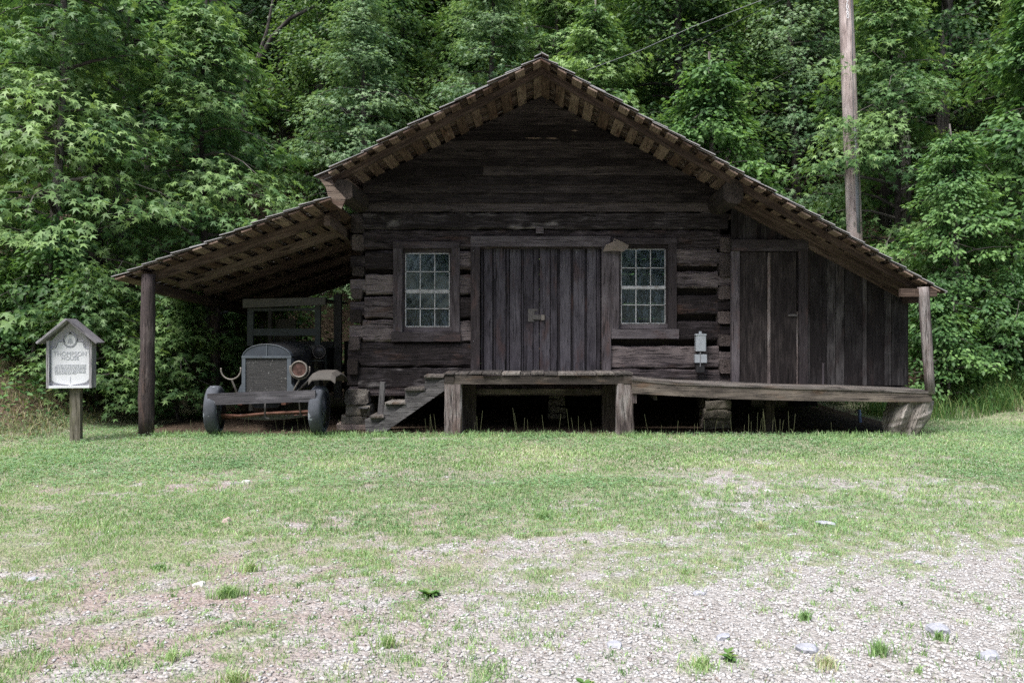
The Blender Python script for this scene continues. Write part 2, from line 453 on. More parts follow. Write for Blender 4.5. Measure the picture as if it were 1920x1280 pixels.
def pebble_mat():
    m, nt, out = new_mat('pebble')
    t = N(nt, 'ShaderNodeAttribute', attribute_name='tint')
    c = ramp(nt, t.outputs['Fac'], [(0.0, (0.10, 0.088, 0.08)), (0.25, (0.25, 0.215, 0.20)), (0.5, (0.36, 0.345, 0.335)), (0.8, (0.45, 0.45, 0.465)), (1.0, (0.60, 0.59, 0.58))])
    b = N(nt, 'ShaderNodeBsdfPrincipled', Roughness=0.85)
    b.inputs['Specular IOR Level'].default_value = 0.2
    nt.links.new(c, b.inputs['Base Color']); nt.links.new(b.outputs[0], out.inputs[0])
    MATS['pebble'] = m


pebble_mat()


# ------------------------------------------------------------------ mesh helpers
class MB:
    def __init__(self):
        self.v, self.f, self.g, self.t = [], [], [], []

    def add(self, vs, fs, gs=None, tint=None):
        o = len(self.v)
        self.v += [tuple(p) for p in vs]
        self.f += [tuple(i + o for i in f) for f in fs]
        if gs is None:
            q = (random.random() * 60, random.random() * 60, random.random() * 60)
            gs = [(p[0] + q[0], p[1] + q[1], p[2] + q[2]) for p in vs]
        self.g += gs
        t = random.random() if tint is None else tint
        self.t += [t] * len(vs)
        return self

    def beam(self, p0, p1, w, h, up=(0, 0, 1), n=1, ch=0.0, jit=0.0, w1=None, h1=None, tint=None):
        """bar from p0 to p1, w wide across, h high along up; ch cuts the corners, jit roughens"""
        p0, p1 = Vector(p0), Vector(p1)
        a = (p1 - p0); L = a.length; a.normalize()
        up = Vector(up); s = a.cross(up).normalized(); u = s.cross(a).normalized()
        w1 = w if w1 is None else w1; h1 = h if h1 is None else h1
        vs, gs = [], []
        q = (random.random() * 60, random.random() * 60, random.random() * 60)
        for i in range(n + 1):
            k = i / n
            hw, hh = (w + (w1 - w) * k) / 2, (h + (h1 - h) * k) / 2
            c = min(ch, hw * .9, hh * .9)
            if c > 0:
                ring = [(-hw + c, -hh), (hw - c, -hh), (hw, -hh + c), (hw, hh - c), (hw - c, hh), (-hw + c, hh), (-hw, hh - c), (-hw, -hh + c)]
            else:
                ring = [(-hw, -hh), (hw, -hh), (hw, hh), (-hw, hh)]
            for x, y in ring:
                jx = random.uniform(-jit, jit); jy = random.uniform(-jit, jit); ja = random.uniform(-jit, jit) if 0 < i < n else random.uniform(-jit, jit) * .5
                vs.append(p0 + a * (L * k + ja) + s * (x + jx) + u * (y + jy))
                gs.append((L * k + q[0], x + q[1], y + q[2]))
        m = len(ring)
        fs = []
        for i in range(n):
            for j in range(m):
                fs.append((i * m + j, i * m + (j + 1) % m, (i + 1) * m + (j + 1) % m, (i + 1) * m + j))
        fs.append(tuple(range(m - 1, -1, -1)))
        fs.append(tuple(n * m + j for j in range(m)))
        return self.add(vs, fs, gs, tint)

    def box(self, lo, hi, grain='x', tint=None, jit=0.0):
        lo, hi = Vector(lo), Vector(hi); c = (lo + hi) / 2; s = hi - lo
        if grain == 'x':
            return self.beam((lo.x, c.y, c.z), (hi.x, c.y, c.z), s.y, s.z, jit=jit, tint=tint)
        if grain == 'y':
            return self.beam((c.x, lo.y, c.z), (c.x, hi.y, c.z), s.x, s.z, jit=jit, tint=tint)
        return self.beam((c.x, c.y, lo.z), (c.x, c.y, hi.z), s.x, s.y, up=(0, 1, 0), jit=jit, tint=tint)

    def prism(self, poly, ext, grain='x', tint=None):
        """polygon extruded by the vector ext"""
        ext = Vector(ext); poly = [Vector(p) for p in poly]; n = len(poly)
        vs = poly + [p + ext for p in poly]
        fs = [tuple(range(n)), tuple(range(2 * n - 1, n - 1, -1))]
        for i in range(n):
            j = (i + 1) % n
            fs.append((i, i + n, j + n, j))
        q = (random.random() * 60, random.random() * 60, random.random() * 60)
        o = {'x': (0, 1, 2), 'y': (1, 0, 2), 'z': (2, 0, 1)}[grain]
        gs = [(p[o[0]] + q[0], p[o[1]] + q[1], p[o[2]] + q[2]) for p in vs]
        return self.add(vs, fs, gs, tint)

    def tube(self, pts, rad, k=8, jit=0.0, cap=True, tint=None, closed=False):
        pts = [Vector(p) for p in pts]; n = len(pts)
        if not isinstance(rad, (list, tuple)): rad = [rad] * n
        vs, gs = [], []
        q = (random.random() * 60, random.random() * 60, random.random() * 60)
        al = 0; prev = None
        for i, p in enumerate(pts):
            if closed: a = pts[(i + 1) % n] - pts[i - 1]
            else: a = pts[min(i + 1, n - 1)] - pts[max(i - 1, 0)]
            a.normalize()
            ref = prev if prev is not None else (Vector((0, 1, 0)) if abs(a.y) < .8 else Vector((1, 0, 0)))
            s = (ref - a * ref.dot(a)).normalized(); prev = s; u = a.cross(s)
            if i: al += (pts[i] - pts[i - 1]).length
            for j in range(k):
                th = 2 * math.pi * j / k
                r = rad[i] + random.uniform(-jit, jit)
                vs.append(p + s * math.cos(th) * r + u * math.sin(th) * r)
                gs.append((al + q[0], math.cos(th) * rad[i] + q[1], math.sin(th) * rad[i] + q[2]))
        fs = []
        m = n if closed else n - 1
        for i in range(m):
            for j in range(k):
                i2 = (i + 1) % n
                fs.append((i * k + j, i * k + (j + 1) % k, i2 * k + (j + 1) % k, i2 * k + j))
        if cap and not closed:
            fs.append(tuple(range(k - 1, -1, -1)))
            fs.append(tuple((n - 1) * k + j for j in range(k)))
        return self.add(vs, fs, gs, tint)

    def lathe(self, c, axis, prof, k=16, ref=(0, 0, 1)):
        """profile of (along axis, radius) about c"""
        c = Vector(c); a = Vector(axis).normalized(); s = (Vector(ref) - a * Vector(ref).dot(a)).normalized(); u = a.cross(s)
        vs = []
        for (h, r) in prof:
            for j in range(k):
                th = 2 * math.pi * j / k
                vs.append(c + a * h + s * math.cos(th) * r + u * math.sin(th) * r)
        fs = []
        for i in range(len(prof) - 1):
            for j in range(k):
                fs.append((i * k + j, i * k + (j + 1) % k, (i + 1) * k + (j + 1) % k, (i + 1) * k + j))
        fs.append(tuple(range(k - 1, -1, -1)))
        fs.append(tuple((len(prof) - 1) * k + j for j in range(k)))
        return self.add(vs, fs)


def worldloc(o):
    return Vector((0, 0, 0)) if o is None else worldloc(o.parent) + o.location


def obj(name, mb, mat, parent=None, loc=None, smooth=False, label=None):
    """link an MB (given in world coordinates) as one mesh object"""
    base = worldloc(parent)
    here = Vector(loc) if loc is not None else base
    me = bpy.data.meshes.new(name)
    me.from_pydata([(p[0] - here.x, p[1] - here.y, p[2] - here.z) for p in mb.v], [], mb.f)
    a = me.attributes.new('gc', 'FLOAT_VECTOR', 'POINT'); a.data.foreach_set('vector', np.array(mb.g, dtype=np.float32).ravel())
    a = me.attributes.new('tint', 'FLOAT', 'POINT'); a.data.foreach_set('value', np.array(mb.t, dtype=np.float32))
    me.materials.append(MATS[mat])
    if smooth:
        me.polygons.foreach_set('use_smooth', [True] * len(me.polygons))
    me.update()
    o = bpy.data.objects.new(name, me); COL.objects.link(o)
    o.parent = parent
    o.location = here - base
    if label: o['label'] = label
    return o


def thing(name, loc, label, cat, group=None):
    o = bpy.data.objects.new(name, None); COL.objects.link(o)
    o.empty_display_size = 0.2
    o.location = loc
    o['label'] = label; o['category'] = cat
    if group: o['group'] = group
    return o


def tag(o, label, cat, group=None):
    o['label'] = label; o['category'] = cat
    if group: o['group'] = group
    return o


def fast_mesh(name, V, Fc, tint, mat, per=3):
    """V (n,3), Fc (m,per) -> mesh with tint per vertex"""
    me = bpy.data.meshes.new(name)
    me.vertices.add(len(V)); me.vertices.foreach_set('co', np.asarray(V, dtype=np.float32).ravel())
    m = len(Fc)
    me.loops.add(m * per); me.loops.foreach_set('vertex_index', np.asarray(Fc, dtype=np.int32).ravel())
    me.polygons.add(m); me.polygons.foreach_set('loop_start', np.arange(0, m * per, per, dtype=np.int32))
    a = me.attributes.new('tint', 'FLOAT', 'POINT'); a.data.foreach_set('value', np.asarray(tint, dtype=np.float32))
    me.materials.append(MATS[mat])
    me.update(calc_edges=True)
    return me


def link_mesh(name, me, parent=None, loc=(0, 0, 0)):
    o = bpy.data.objects.new(name, me); COL.objects.link(o); o.parent = parent; o.location = loc
    return o


# ------------------------------------------------------------------ terrain
xs = np.unique(np.concatenate([np.linspace(-150, -30, 17), np.linspace(-30, -10, 35), np.linspace(-10, 10, 290), np.linspace(10, 30, 35), np.linspace(30, 150, 17)]))
ys = np.unique(np.concatenate([np.linspace(-150, -30, 13), np.linspace(-30, -10, 12), np.linspace(-10, 3, 200), np.linspace(3, 40, 90), np.linspace(40, 200, 25)]))
GX, GY = np.meshgrid(xs, ys)
GZ = ground_z(GX, GY)
nx, ny = len(xs), len(ys)
V = np.stack([GX.ravel(), GY.ravel(), GZ.ravel()], 1)
idx = np.arange(nx * ny).reshape(ny, nx)
Q = np.stack([idx[:-1, :-1].ravel(), idx[:-1, 1:].ravel(), idx[1:, 1:].ravel(), idx[1:, :-1].ravel()], 1)
me = fast_mesh('ground', V, Q, np.zeros(len(V)), 'ground_mix', 4)
me.polygons.foreach_set('use_smooth', [True] * len(me.polygons))
cvv = cover(V[:, 0], V[:, 1])
dd = V[:, 1] + D
redv = np.clip(sstep(0.8, -2.0, V[:, 0] - 0.35 * (dd - 4)) * 0.85 + sstep(6.0, 9.0, dd) * 0.45 + 0.12, 0, 1)
litv = np.maximum(sstep(0.05, 0.22, V[:, 2] + (fbm(V[:, 0], V[:, 1], 2.0, 4.0) - .5) * .2), sstep(-0.95, -0.45, V[:, 1]) * (np.abs(V[:, 0] + 0.2) < 5.7))
litv = np.clip(litv, 0, 1)
ca = me.attributes.new('cov', 'FLOAT_COLOR', 'POINT')
ca.data.foreach_set('color', np.stack([cvv, redv, litv, np.ones(len(V))], 1).astype(np.float32).ravel())
ground = link_mesh('ground', me)
ground['kind'] = 'structure'

# ------------------------------------------------------------------ the log cabin
S0 = F / D
cabin = thing('log_cabin', (0, 1.9, 0), 'old dark log cabin with shingled gable roof, open carport and board shed', 'cabin')
YR = 4.3            # back edge of the roof
HB = 3.7            # back wall


def hewn(name, x0, y0, x1, y1, Y=0.0, th=0.2, n=9, neckl=None, neckr=None, parent=cabin, mat='log_wood', yb0=None, yb1=None):
    """hewn log on the front wall, given by pixel spans (top y0, bottom y1)"""
    a, b_ = P(x0, (y0 + y1) / 2, Y), P(x1, (y0 + y1) / 2, Y)
    h = (y1 - y0) / S0
    mb = MB()
    n = max(2, int(n * (x1 - x0) / 300) + 2)
    mb.beam((a.x, Y + th / 2, a.z), (b_.x, Y + th / 2, b_.z), th, h, n=int(n * 1.5), ch=0.024, jit=0.011)
    if neckl:
        q = P(neckl, (y0 + y1) / 2, Y)
        mb.beam((q.x, Y + th / 2 + .004, a.z - h * .06), (a.x + .01, Y + th / 2 + .004, a.z - h * .06), th * .97, h * .62, n=2, ch=.015, jit=.006, tint=mb.t[0])
    if neckr:
        q = P(neckr, (y0 + y1) / 2, Y)
        mb.beam((b_.x - .01, Y + th / 2 + .004, b_.z - h * .06), (q.x, Y + th / 2 + .004, b_.z - h * .06), th * .97, h * .62, n=2, ch=.015, jit=.006, tint=mb.t[0])
    return obj(name, mb, mat, parent)


# long logs over the openings
hewn('log', 681, 397.5, 1366, 429, Y=-0.03, n=14, mat='flaked_log')
hewn('log', 681, 431, 1350, 466, n=14, neckl=657, neckr=1370)
# left of the left window and between window and door
for (t, bt) in ((470, 505), (514, 552), (556, 596)):
    hewn('log', 683 + random.uniform(-2, 3), t, 745, bt, neckl=657)
    hewn('log', 858, t + 1, 886, bt - random.uniform(0, 3))
hewn('log', 680, 599.5, 745, 640, neckl=655)
hewn('log', 856, 601, 886, 641)
hewn('log', 676, 643, 886, 687, neckl=652)
hewn('log', 672, 689.5, 886, 728, neckl=651, mat='flaked_log')
# right of the right window
for (t, bt) in ((465.5, 498), (509, 540), (553, 588)):
    hewn('log', 1264, t, 1345 + random.uniform(-3, 2), bt, neckr=1370)
hewn('log', 1264, 602, 1350, 637, neckr=1370)
hewn('log', 1142, 648.5, 1347, 690, neckr=1370)
hewn('log', 1142, 692, 1350, 724, neckr=1371)
hewn('log', 886, 703, 1142, 724)

# side wall logs: their ends show at the corners, they run back along the side walls
for (t, bt, xl, xr, pro) in ((402, 437, 659, 683, .02), (441, 470, 661, 682, .03), (500, 517, 661, 683, .03), (541, 560, 660, 680, .03),
                             (581, 605, 657, 679, .05), (631, 656, 655, 676, .05), (672, 701, 653, 673, .06)):
    a, c = P(xl, bt, 0), P(xr, t, 0)
    mb = MB()
    mb.beam(((a.x + c.x) / 2, -pro, (a.z + c.z) / 2), ((a.x + c.x) / 2, HB + .1, (a.z + c.z) / 2), c.x - a.x, c.z - a.z, n=7, ch=.02, jit=.007)
    obj('log', mb, 'end_grain', cabin)
for (t, bt, xl, xr, pro) in ((402, 412, 1352, 1372, .02), (446, 473, 1350, 1370, .03), (478, 519, 1348, 1369, .03), (536, 562, 1347, 1368, .04),
                             (584, 606, 1346, 1369, .05), (627, 649, 1346, 1370, .05), (674, 699, 1348, 1369, .05)):
    a, c = P(xl, bt, 0), P(xr, t, 0)
    mb = MB()
    mb.beam(((a.x + c.x) / 2, -pro, (a.z + c.z) / 2), ((a.x + c.x) / 2, HB + .1, (a.z + c.z) / 2), c.x - a.x, c.z - a.z, n=7, ch=.02, jit=.007)
    obj('log', mb, 'end_grain', cabin)
# dark boards behind the gaps between logs, side and back walls
XL, XR = P(668, 0, 0).x, P(1358, 0, 0).x


def back(x0, y0, x1, y1, Y=0.17, th=.03, mat='dark_board'):
    a, c = P(x0, y1, 0), P(x1, y0, 0)
    obj('inner_board', MB().box((a.x, Y, a.z), (c.x, Y + th, c.z)), mat, cabin)


back(672, 415, 748, 730); back(748, 415, 858, 458); back(748, 632, 858, 730); back(858, 415, 890, 730)
back(890, 415, 1142, 450); back(1142, 415, 1262, 452); back(1142, 630, 1262, 730); back(1262, 415, 1360, 730)
zt, zb = P(0, 400, 0).z, P(0, 735, 0).z
for X in (XL + .06, XR - .06):
    obj('inner_board', MB().box((X - .015, .1, zb), (X + .015, HB, zt + .1), 'y'), 'siding_wood', cabin)
for k in range(9):
    z = zb + .02 + k * .29
    obj('log', MB().beam((XL - .1, HB + .1, z + .12), (XR + .1, HB + .1, z + .12), .18, .26, n=6, ch=.03, jit=.008), 'log_wood', cabin)
obj('floor_boards', MB().box((XL, .2, zb + .05), (XR, HB, zb + .12)), 'siding_wood', cabin)

# roof planes --------------------------------------------------------------
RZ = 4.963


class Slope:
    """plane running down from x0, z0; sgn -1 left, +1 right; sag lowers it towards the back"""
    def __init__(s, x0, z0, sgn, slope, sag=0.0):
        s.x0, s.z0, s.sgn, s.k, s.sag = x0, z0, sgn, slope, sag
        L = math.hypot(1, slope); s.dx, s.dz = sgn / L, -slope / L; s.nx, s.nz = sgn * slope / L, 1 / L

    def at(s, t, Y, n=0.0):
        return Vector((s.x0 + s.dx * t + s.nx * n, Y, s.z0 + s.dz * t + s.nz * n - s.sag * (Y + 1.0)))

    def front(s, X):
        return min(-0.84, -1.6 + 0.134 * abs(X))


RTOP = 0.055   # shingles lie between n=-RTOP and n=0
right = Slope(0, RZ, 1, 0.5357)
left = Slope(0, RZ, -1, 0.487)
lean = Slope(-2.80, 3.232, -1, 0.334, 0.065)
SH_ALL = []


def shingle(mb, sl, t0, t1, ya, yb, n0, n1, th, tint):
    vs = []
    for (t, n) in ((t0, n0), (t1, n1)):
        for Y in (ya, yb):
            for m_ in (0, -th if t == t1 else -th * .5):
                vs.append(sl.at(t, Y, n + m_))
    # order: t0ya0 t0ya- t0yb0 t0yb- t1ya0 t1ya- t1yb0 t1yb-
    fs = [(0, 4, 6, 2), (1, 3, 7, 5), (0, 1, 5, 4), (2, 6, 7, 3), (4, 5, 7, 6), (0, 2, 3, 1)]
    q = (random.random() * 60, random.random() * 60, random.random() * 60)
    gs = [(t0 + q[0], ya + q[1], q[2])] * 2 + [(t0 + q[0], yb + q[1], q[2])] * 2 + [(t1 + q[0], ya + q[1], q[2])] * 2 + [(t1 + q[0], yb + q[1], q[2])] * 2
    mb.add(vs, fs, gs, tint)


rest = MB()
n_ind = 0
EXP = 0.235
for sl, T, t_first in ((right, 6.36, .14), (left, 3.36, .14), (lean, 3.28, .2)):
    t = T - .235 * int(T / .235 - .3)
    while t < T + .02:
        t1 = min(t, T)
        X = sl.x0 + sl.dx * t1
        y = sl.front(X) + random.uniform(-.035, .035)
        j = 0
        dn = random.uniform(-.004, .006)
        t0 = max(t1 - .5, 0.005)
        while y < YR:
            w = random.uniform(.09, .17)
            mb = MB() if (j < 5 and n_ind < 292) else rest
            e = random.uniform(-.018, .018) if t1 < T else random.uniform(-.03, .01)
            shingle(mb, sl, t0 + random.uniform(0, .05), t1 + e, y, min(y + w - .004, YR + .05), -.045, -.014 + dn * .6 + random.uniform(-.003, .003), .012, random.random())
            if mb is not rest:
                obj('shingle', mb, 'shingle_wood', cabin); n_ind += 1
            y += w; j += 1
        t += EXP
o = obj('shingles', rest, 'shingle_wood', cabin); o['kind'] = 'stuff'
# ridge boards
fr = right.front(0)
obj('ridge_board', MB().beam((0.045, fr + .01, RZ - .022), (0.045, YR, RZ - .022), .11, .012, up=(right.nx, 0, right.nz)), 'shingle_wood', cabin)
obj('ridge_board', MB().beam((-0.045, fr + .02, RZ - .030), (-0.045, YR, RZ - .030), .10, .012, up=(left.nx, 0, left.nz)), 'shingle_wood', cabin)

# laths: boards running front to back under the shingles, gaps between
LN = -0.075
for sl, T, st, wd in ((right, 6.30, .235, .138), (left, 3.28, .235, .138), (lean, 3.2, .235, .135)):
    t = .10
    while t < T:
        w = wd + random.uniform(-.025, .02)
        X = sl.x0 + sl.dx * t
        ya = sl.front(X) + .02 + random.uniform(-.02, .02)
        mb = MB(); nn = (sl.nx, 0, sl.nz)
        mb.beam(sl.at(t, ya, LN), sl.at(t, YR - .05, LN), w, .020, up=nn, jit=.002)
        obj('lath', mb, 'lath_wood', cabin)
        t += st + random.uniform(-.02, .02)

# rafters ------------------------------------------------------------------
def rafter(sl, t0, t1, Y, dep=.085, w=.06, mat='rafter_wood', Y1=None, off=0.0):
    n = LN - .012 - dep / 2 - off
    nn = (sl.nx, 0, sl.nz)
    obj('rafter', MB().beam(sl.at(t0, Y, n), sl.at(t1, Y if Y1 is None else Y1, n), w, dep, up=nn, n=3, jit=.003), mat, cabin)


rafter(right, .03, 6.10, -1.30, Y1=-.62)
rafter(left, .03, 3.20, -1.30, Y1=-.95)
for Y in (.5, 1.3, 2.1, 2.9, 3.7, 4.15):
    rafter(right, .03, 6.10, Y); rafter(left, .03, 3.20, Y)
rafter(right, 3.16, 6.02, -.17, dep=.15)
rafter(right, 3.16, 6.02, -.33, dep=.10)
for Y in (-.6, .3, 1.2, 2.1, 3.0, 3.9):
    rafter(lean, .08, 2.86 + random.uniform(-.05, .06), Y, dep=.125, w=.08)

# plate beams poking out under the gable
mb = MB()
a, c = P(622, 380, -1.1), P(657, 337, -1.1)
ql = ((a.x + c.x) / 2 + .02, (a.z + c.z) / 2)
mb.beam((ql[0], -1.08, ql[1] + .02), (ql[0], YR - .1, ql[1] + .02), .24, .27, n=6, ch=.05, jit=.01)
obj('plate_beam', mb, 'beam_wood', cabin)
mb = MB()
a, c = P(1352, 385, -1.0), P(1404, 335, -1.0)
mb.beam(((a.x + c.x) / 2 - .02, -1.0, (a.z + c.z) / 2 + .0), ((a.x + c.x) / 2 - .02, YR - .1, (a.z + c.z) / 2 + .0), .27, .30, n=6, ch=.07, jit=.012)
obj('plate_beam', mb, 'beam_wood', cabin)

# gable siding -------------------------------------------------------------
def roof_z(X, n=LN - .012):
    sl = right if X > 0 else left
    return RZ - sl.k * abs(X) + n * math.hypot(1, sl.k)


def gable_x(z, sgn, n=LN - .012):
    sl = right if sgn > 0 else left
    return sgn * max(.0, (RZ + n * math.hypot(1, sl.k) - z) / sl.k)


edges = [398, 381, 363, 347, 330.5, 313, 297, 281, 265.5, 250, 235, 216, 199, 184]
for i in range(len(edges) - 1):
    zb_, zt_ = P(0, edges[i], 0).z, P(0, edges[i + 1], 0).z - .002
    lim = 2.62
    pts = []
    xlb, xrb = max(-lim, gable_x(zb_, -1)), min(lim, gable_x(zb_, 1))
    xlt, xrt = max(-lim, gable_x(zt_ + .02, -1)), min(lim, gable_x(zt_ + .02, 1))
    if xrt < .02: xlt, xrt = -.01, .01
    cuts = [None]
    yo = -.02
    cut = random.uniform(-1.2, 1.2) if (xrt - xlt) > 2.6 and i % 3 == 1 else None
    spans = [(xlb, xrb, xlt, xrt)] if cut is None else [(xlb, cut - .002, xlt, cut - .002), (cut + .002, xrb, cut + .002, xrt)]
    for (a1, b1, a2, b2) in spans:
        mb = MB(); th = .022
        dz = random.uniform(-.003, .003)
        vs = [(a1, yo - .036, zb_ + dz), (b1, yo - .036, zb_ + dz), (b2, yo - .002, zt_ + .02), (a2, yo - .002, zt_ + .02),
              (a1, yo - .036 + th, zb_ + dz), (b1, yo - .036 + th, zb_ + dz), (b2, yo - .002 + th, zt_ + .02), (a2, yo - .002 + th, zt_ + .02)]
        fs = [(0, 1, 2, 3), (7, 6, 5, 4), (0, 4, 5, 1), (1, 5, 6, 2), (2, 6, 7, 3), (3, 7, 4, 0)]
        q = (random.random() * 60, random.random() * 60, random.random() * 60)
        mb.add(vs, fs, [(p[0] + q[0], p[1] + q[1], p[2] + q[2]) for p in vs], .45 + random.uniform(-.4, .4))
        obj('siding_board', mb, 'siding_wood', cabin)
# bare chips in the siding
mb = MB()
for (x0, x1, y) in ((985, 1016, 260.5), (1022, 1048, 261), (1072, 1083, 246.5)):
    a, c = P(x0, y, 0), P(x1, y + .6, 0)
    mb.prism([(a.x, -.060, a.z), ((a.x + c.x) / 2, -.060, a.z - .014), (c.x, -.060, c.z), ((a.x + c.x) / 2, -.060, a.z + .008)], (0, .006, 0), tint=.9)
obj('split_scar', mb, 'lath_wood', cabin)
# back gable
obj('siding_board', MB().prism([(-2.7, HB + .1, roof_z(-2.7)), (2.6, HB + .1, roof_z(2.6)), (0, HB + .1, roof_z(.001))], (0, .03, 0)), 'siding_wood', cabin)

# door ---------------------------------------------------------------------
def bx(name, x0, y0, x1, y1, Ya, Yb, mat, grain, parent=cabin, tint=None, jit=0.0, ref=None):
    r = 0.0 if ref is None else ref
    a, c = P(x0, y1, r), P(x1, y0, r)
    return obj(name, MB().box((a.x, Ya, a.z), (c.x, Yb, c.z), grain, tint, jit), mat, parent)


bx('door_frame', 883, 463, 900, 698, -.045, .14, 'trim_wood', 'z')
bx('door_frame', 1128, 463, 1145, 698, -.045, .14, 'trim_wood', 'z')
bx('door_frame', 883, 443.5, 1144, 462.8, -.05, .14, 'trim_wood', 'x')
bx('wood_block', 1005, 427, 1019, 438, -.045, .01, 'trim_wood', 'x')
DY = .045


def make_door(x0, x1, spans, label):
    base = P((x0 + x1) / 2, 700, 0)
    a, c = P(x0, 699, 0), P(x1, 464, 0)
    d = obj('door', MB().box((a.x, DY + .02, a.z), (c.x, DY + .045, c.z), 'z', .1), 'door_wood', cabin, label=label)
    for (s0, s1, tn) in spans:
        a, c = P(s0, 698.5, 0), P(s1, 464.5, 0)
        obj('board', MB().box((a.x, DY - random.uniform(.0, .008), a.z), (c.x, DY + .019, c.z), 'z', tn, .0015), 'door_wood', d)
    return d


dl = make_door(901, 1010.5, [(901.5, 905, .3), (907.5, 922.5, .55), (926, 929, .3), (930, 947.5, .6), (950, 954, .3), (956, 976, .65), (978, 981, .3), (982, 999, .5), (1000.5, 1010, .4)], 'left leaf of the plank double door')
dr = make_door(1011.5, 1127, [(1012, 1031, .75), (1032.5, 1044, .6), (1050, 1070, .8), (1075.5, 1096, .7), (1101.5, 1118, .75), (1119, 1126, .4)], 'right leaf of the plank double door')
lk = obj('lock_plate', MB().prism([P(990, 603, DY - .012), P(1002, 603, DY - .012), P(1002, 583, DY - .012), P(1008, 583, DY - .012), P(1008, 579, DY - .012), P(990, 579, DY - .012)][::-1], (0, .008, 0), 'z'), 'iron', dl)
bx('hasp', 999, 590, 1018, 599, DY - .028, DY - .012, 'iron', 'x', dl)
bx('padlock', 1015, 590, 1021, 600, DY - .045, DY - .028, 'ring_metal', 'x', dl)

for (x, y) in ((1087, 447.5), (1081, 473), (1105, 472), (1134, 545), (1134.5, 556), (888, 470), (888, 640), (1140, 640), (905, 447)):
    q = P(x, y, -.055)
    obj('nail', MB().lathe((q.x, -.052, q.z), (0, -1, 0), [(0, .007), (.004, .005)], 6), 'conduit_grey', cabin)
# windows ------------------------------------------------------------------
def window(x0, x1, y0, y1, px0, px1, rows1, rows2, rail, sill, label):
    a, c = P(px0 - 4, rows2[-1] + 5, 0), P(px1 + 4, rows1[0] - 5, 0)
    fw = 17
    mb = MB()
    # sash frame as the window body
    Y = .035
    def bar(mb, xa, ya, xb, yb, Ya=Y, Yb=Y + .035, g='x'):
        p, q = P(xa, yb, 0), P(xb, ya, 0)
        mb.box((p.x, Ya, p.z), (q.x, Yb, q.z), g)
    bar(mb, px0 - 5, rows1[0] - 9, px1 + 5, rows1[0] - .5)
    bar(mb, px0 - 5, rows2[-1] + .5, px1 + 5, rows2[-1] + 10)
    bar(mb, px0 - 5, rows1[0] - .5, px0 - 1.2, rows2[-1] + .5, g='z')
    bar(mb, px1 + 1.2, rows1[0] - .5, px1 + 5, rows2[-1] + .5, g='z')
    w = obj('window', mb, 'trim_wood', cabin, label=label)
    # outer casing boards
    def part(name, xa, ya, xb, yb, Ya, Yb, mat, g):
        p, q = P(xa, yb, 0), P(xb, ya, 0)
        return obj(name, MB().box((p.x, Ya, p.z), (q.x, Yb, q.z), g), mat, w)
    part('casing', x0, y0, x1, rows1[0] - 9.2, -.04, .12, 'trim_wood', 'x')
    part('casing', x0, rows1[0] - 9, px0 - 5.2, y1 - 18, -.035, .12, 'trim_wood', 'z')
    part('casing', px1 + 5.2, rows1[0] - 9, x1, y1 - 18, -.035, .12, 'trim_wood', 'z')
    part('sill', sill[0], y1 - 17.8, sill[1], y1, -.055, .12, 'trim_wood', 'x')
    # white bars
    def mun(xa, ya, xb, yb, g):
        part('glazing_bar', xa, ya, xb, yb, Y - .006, Y + .018, 'muntin_paint', g)
    pw = (px1 - px0) / 3
    for r in (rows1, rows2):
        for k in range(4):
            xx = px0 + pw * k
            mun(xx - .75, r[0], xx + .75, r[-1], 'z')
        for k in range(3):
            mun(px0 - .75, r[k] - .7, px1 + .75, r[k] + .7, 'x')
        for i in range(2):
            for k in range(3):
                xa = px0 + pw * k + .9; xb = px0 + pw * (k + 1) - .9
                p, q = P(xa, r[i + 1] - .8, 0), P(xb, r[i] + .8, 0)
                yj = random.uniform(-.002, .002)
                mb = MB().prism([(p.x, Y + .008 + yj, p.z), (q.x, Y + .008 - yj, p.z), (q.x, Y + .009 - yj, q.z), (p.x, Y + .007 + yj, q.z)], (0, .003, 0))
                obj('pane', mb, 'window_glass', w)
    part('meeting_rail', px0 - 1, rail[0], px1 + 1, rail[1], Y - .012, Y + .03, 'muntin_paint', 'x')
    return w


window(738, 862, 453.5, 640, 760, 842, (475, 509, 543), (549, 578.5, 612), (544.4, 547.6), (735, 864), 'left twelve-pane window between the log corner and the double door')
window(1145.6, 1268, 447, 634.5, 1165.5, 1247.5, (467, 502, 536.5), (541.5, 571.5, 606), (537.3, 540.7), (1145.8, 1272), 'right twelve-pane window beside the grey meter box')

# board shed on the right --------------------------------------------------
SY = -.15
def shed_poly(x0, x1, ytop=None, ybot=722, Y=SY, n=LN - .012):
    a, c = P(x0, ybot, Y), P(x1, ybot, Y)
    zl = roof_z(a.x, n) - .01 if ytop is None else P(0, ytop, Y).z
    zr = roof_z(c.x, n) - .01 if ytop is None else P(0, ytop, Y).z
    return [(a.x, Y, a.z), (c.x, Y, c.z), (c.x, Y, zr), (a.x, Y, zl)]


def shed_board(x0, x1, ybot=722, Y=SY, th=.025, tint=None, ytop=None, name='board'):
    obj(name, MB().prism(shed_poly(x0, x1, ytop, ybot, Y), (0, th, 0), 'z', tint), 'shed_wood', cabin)


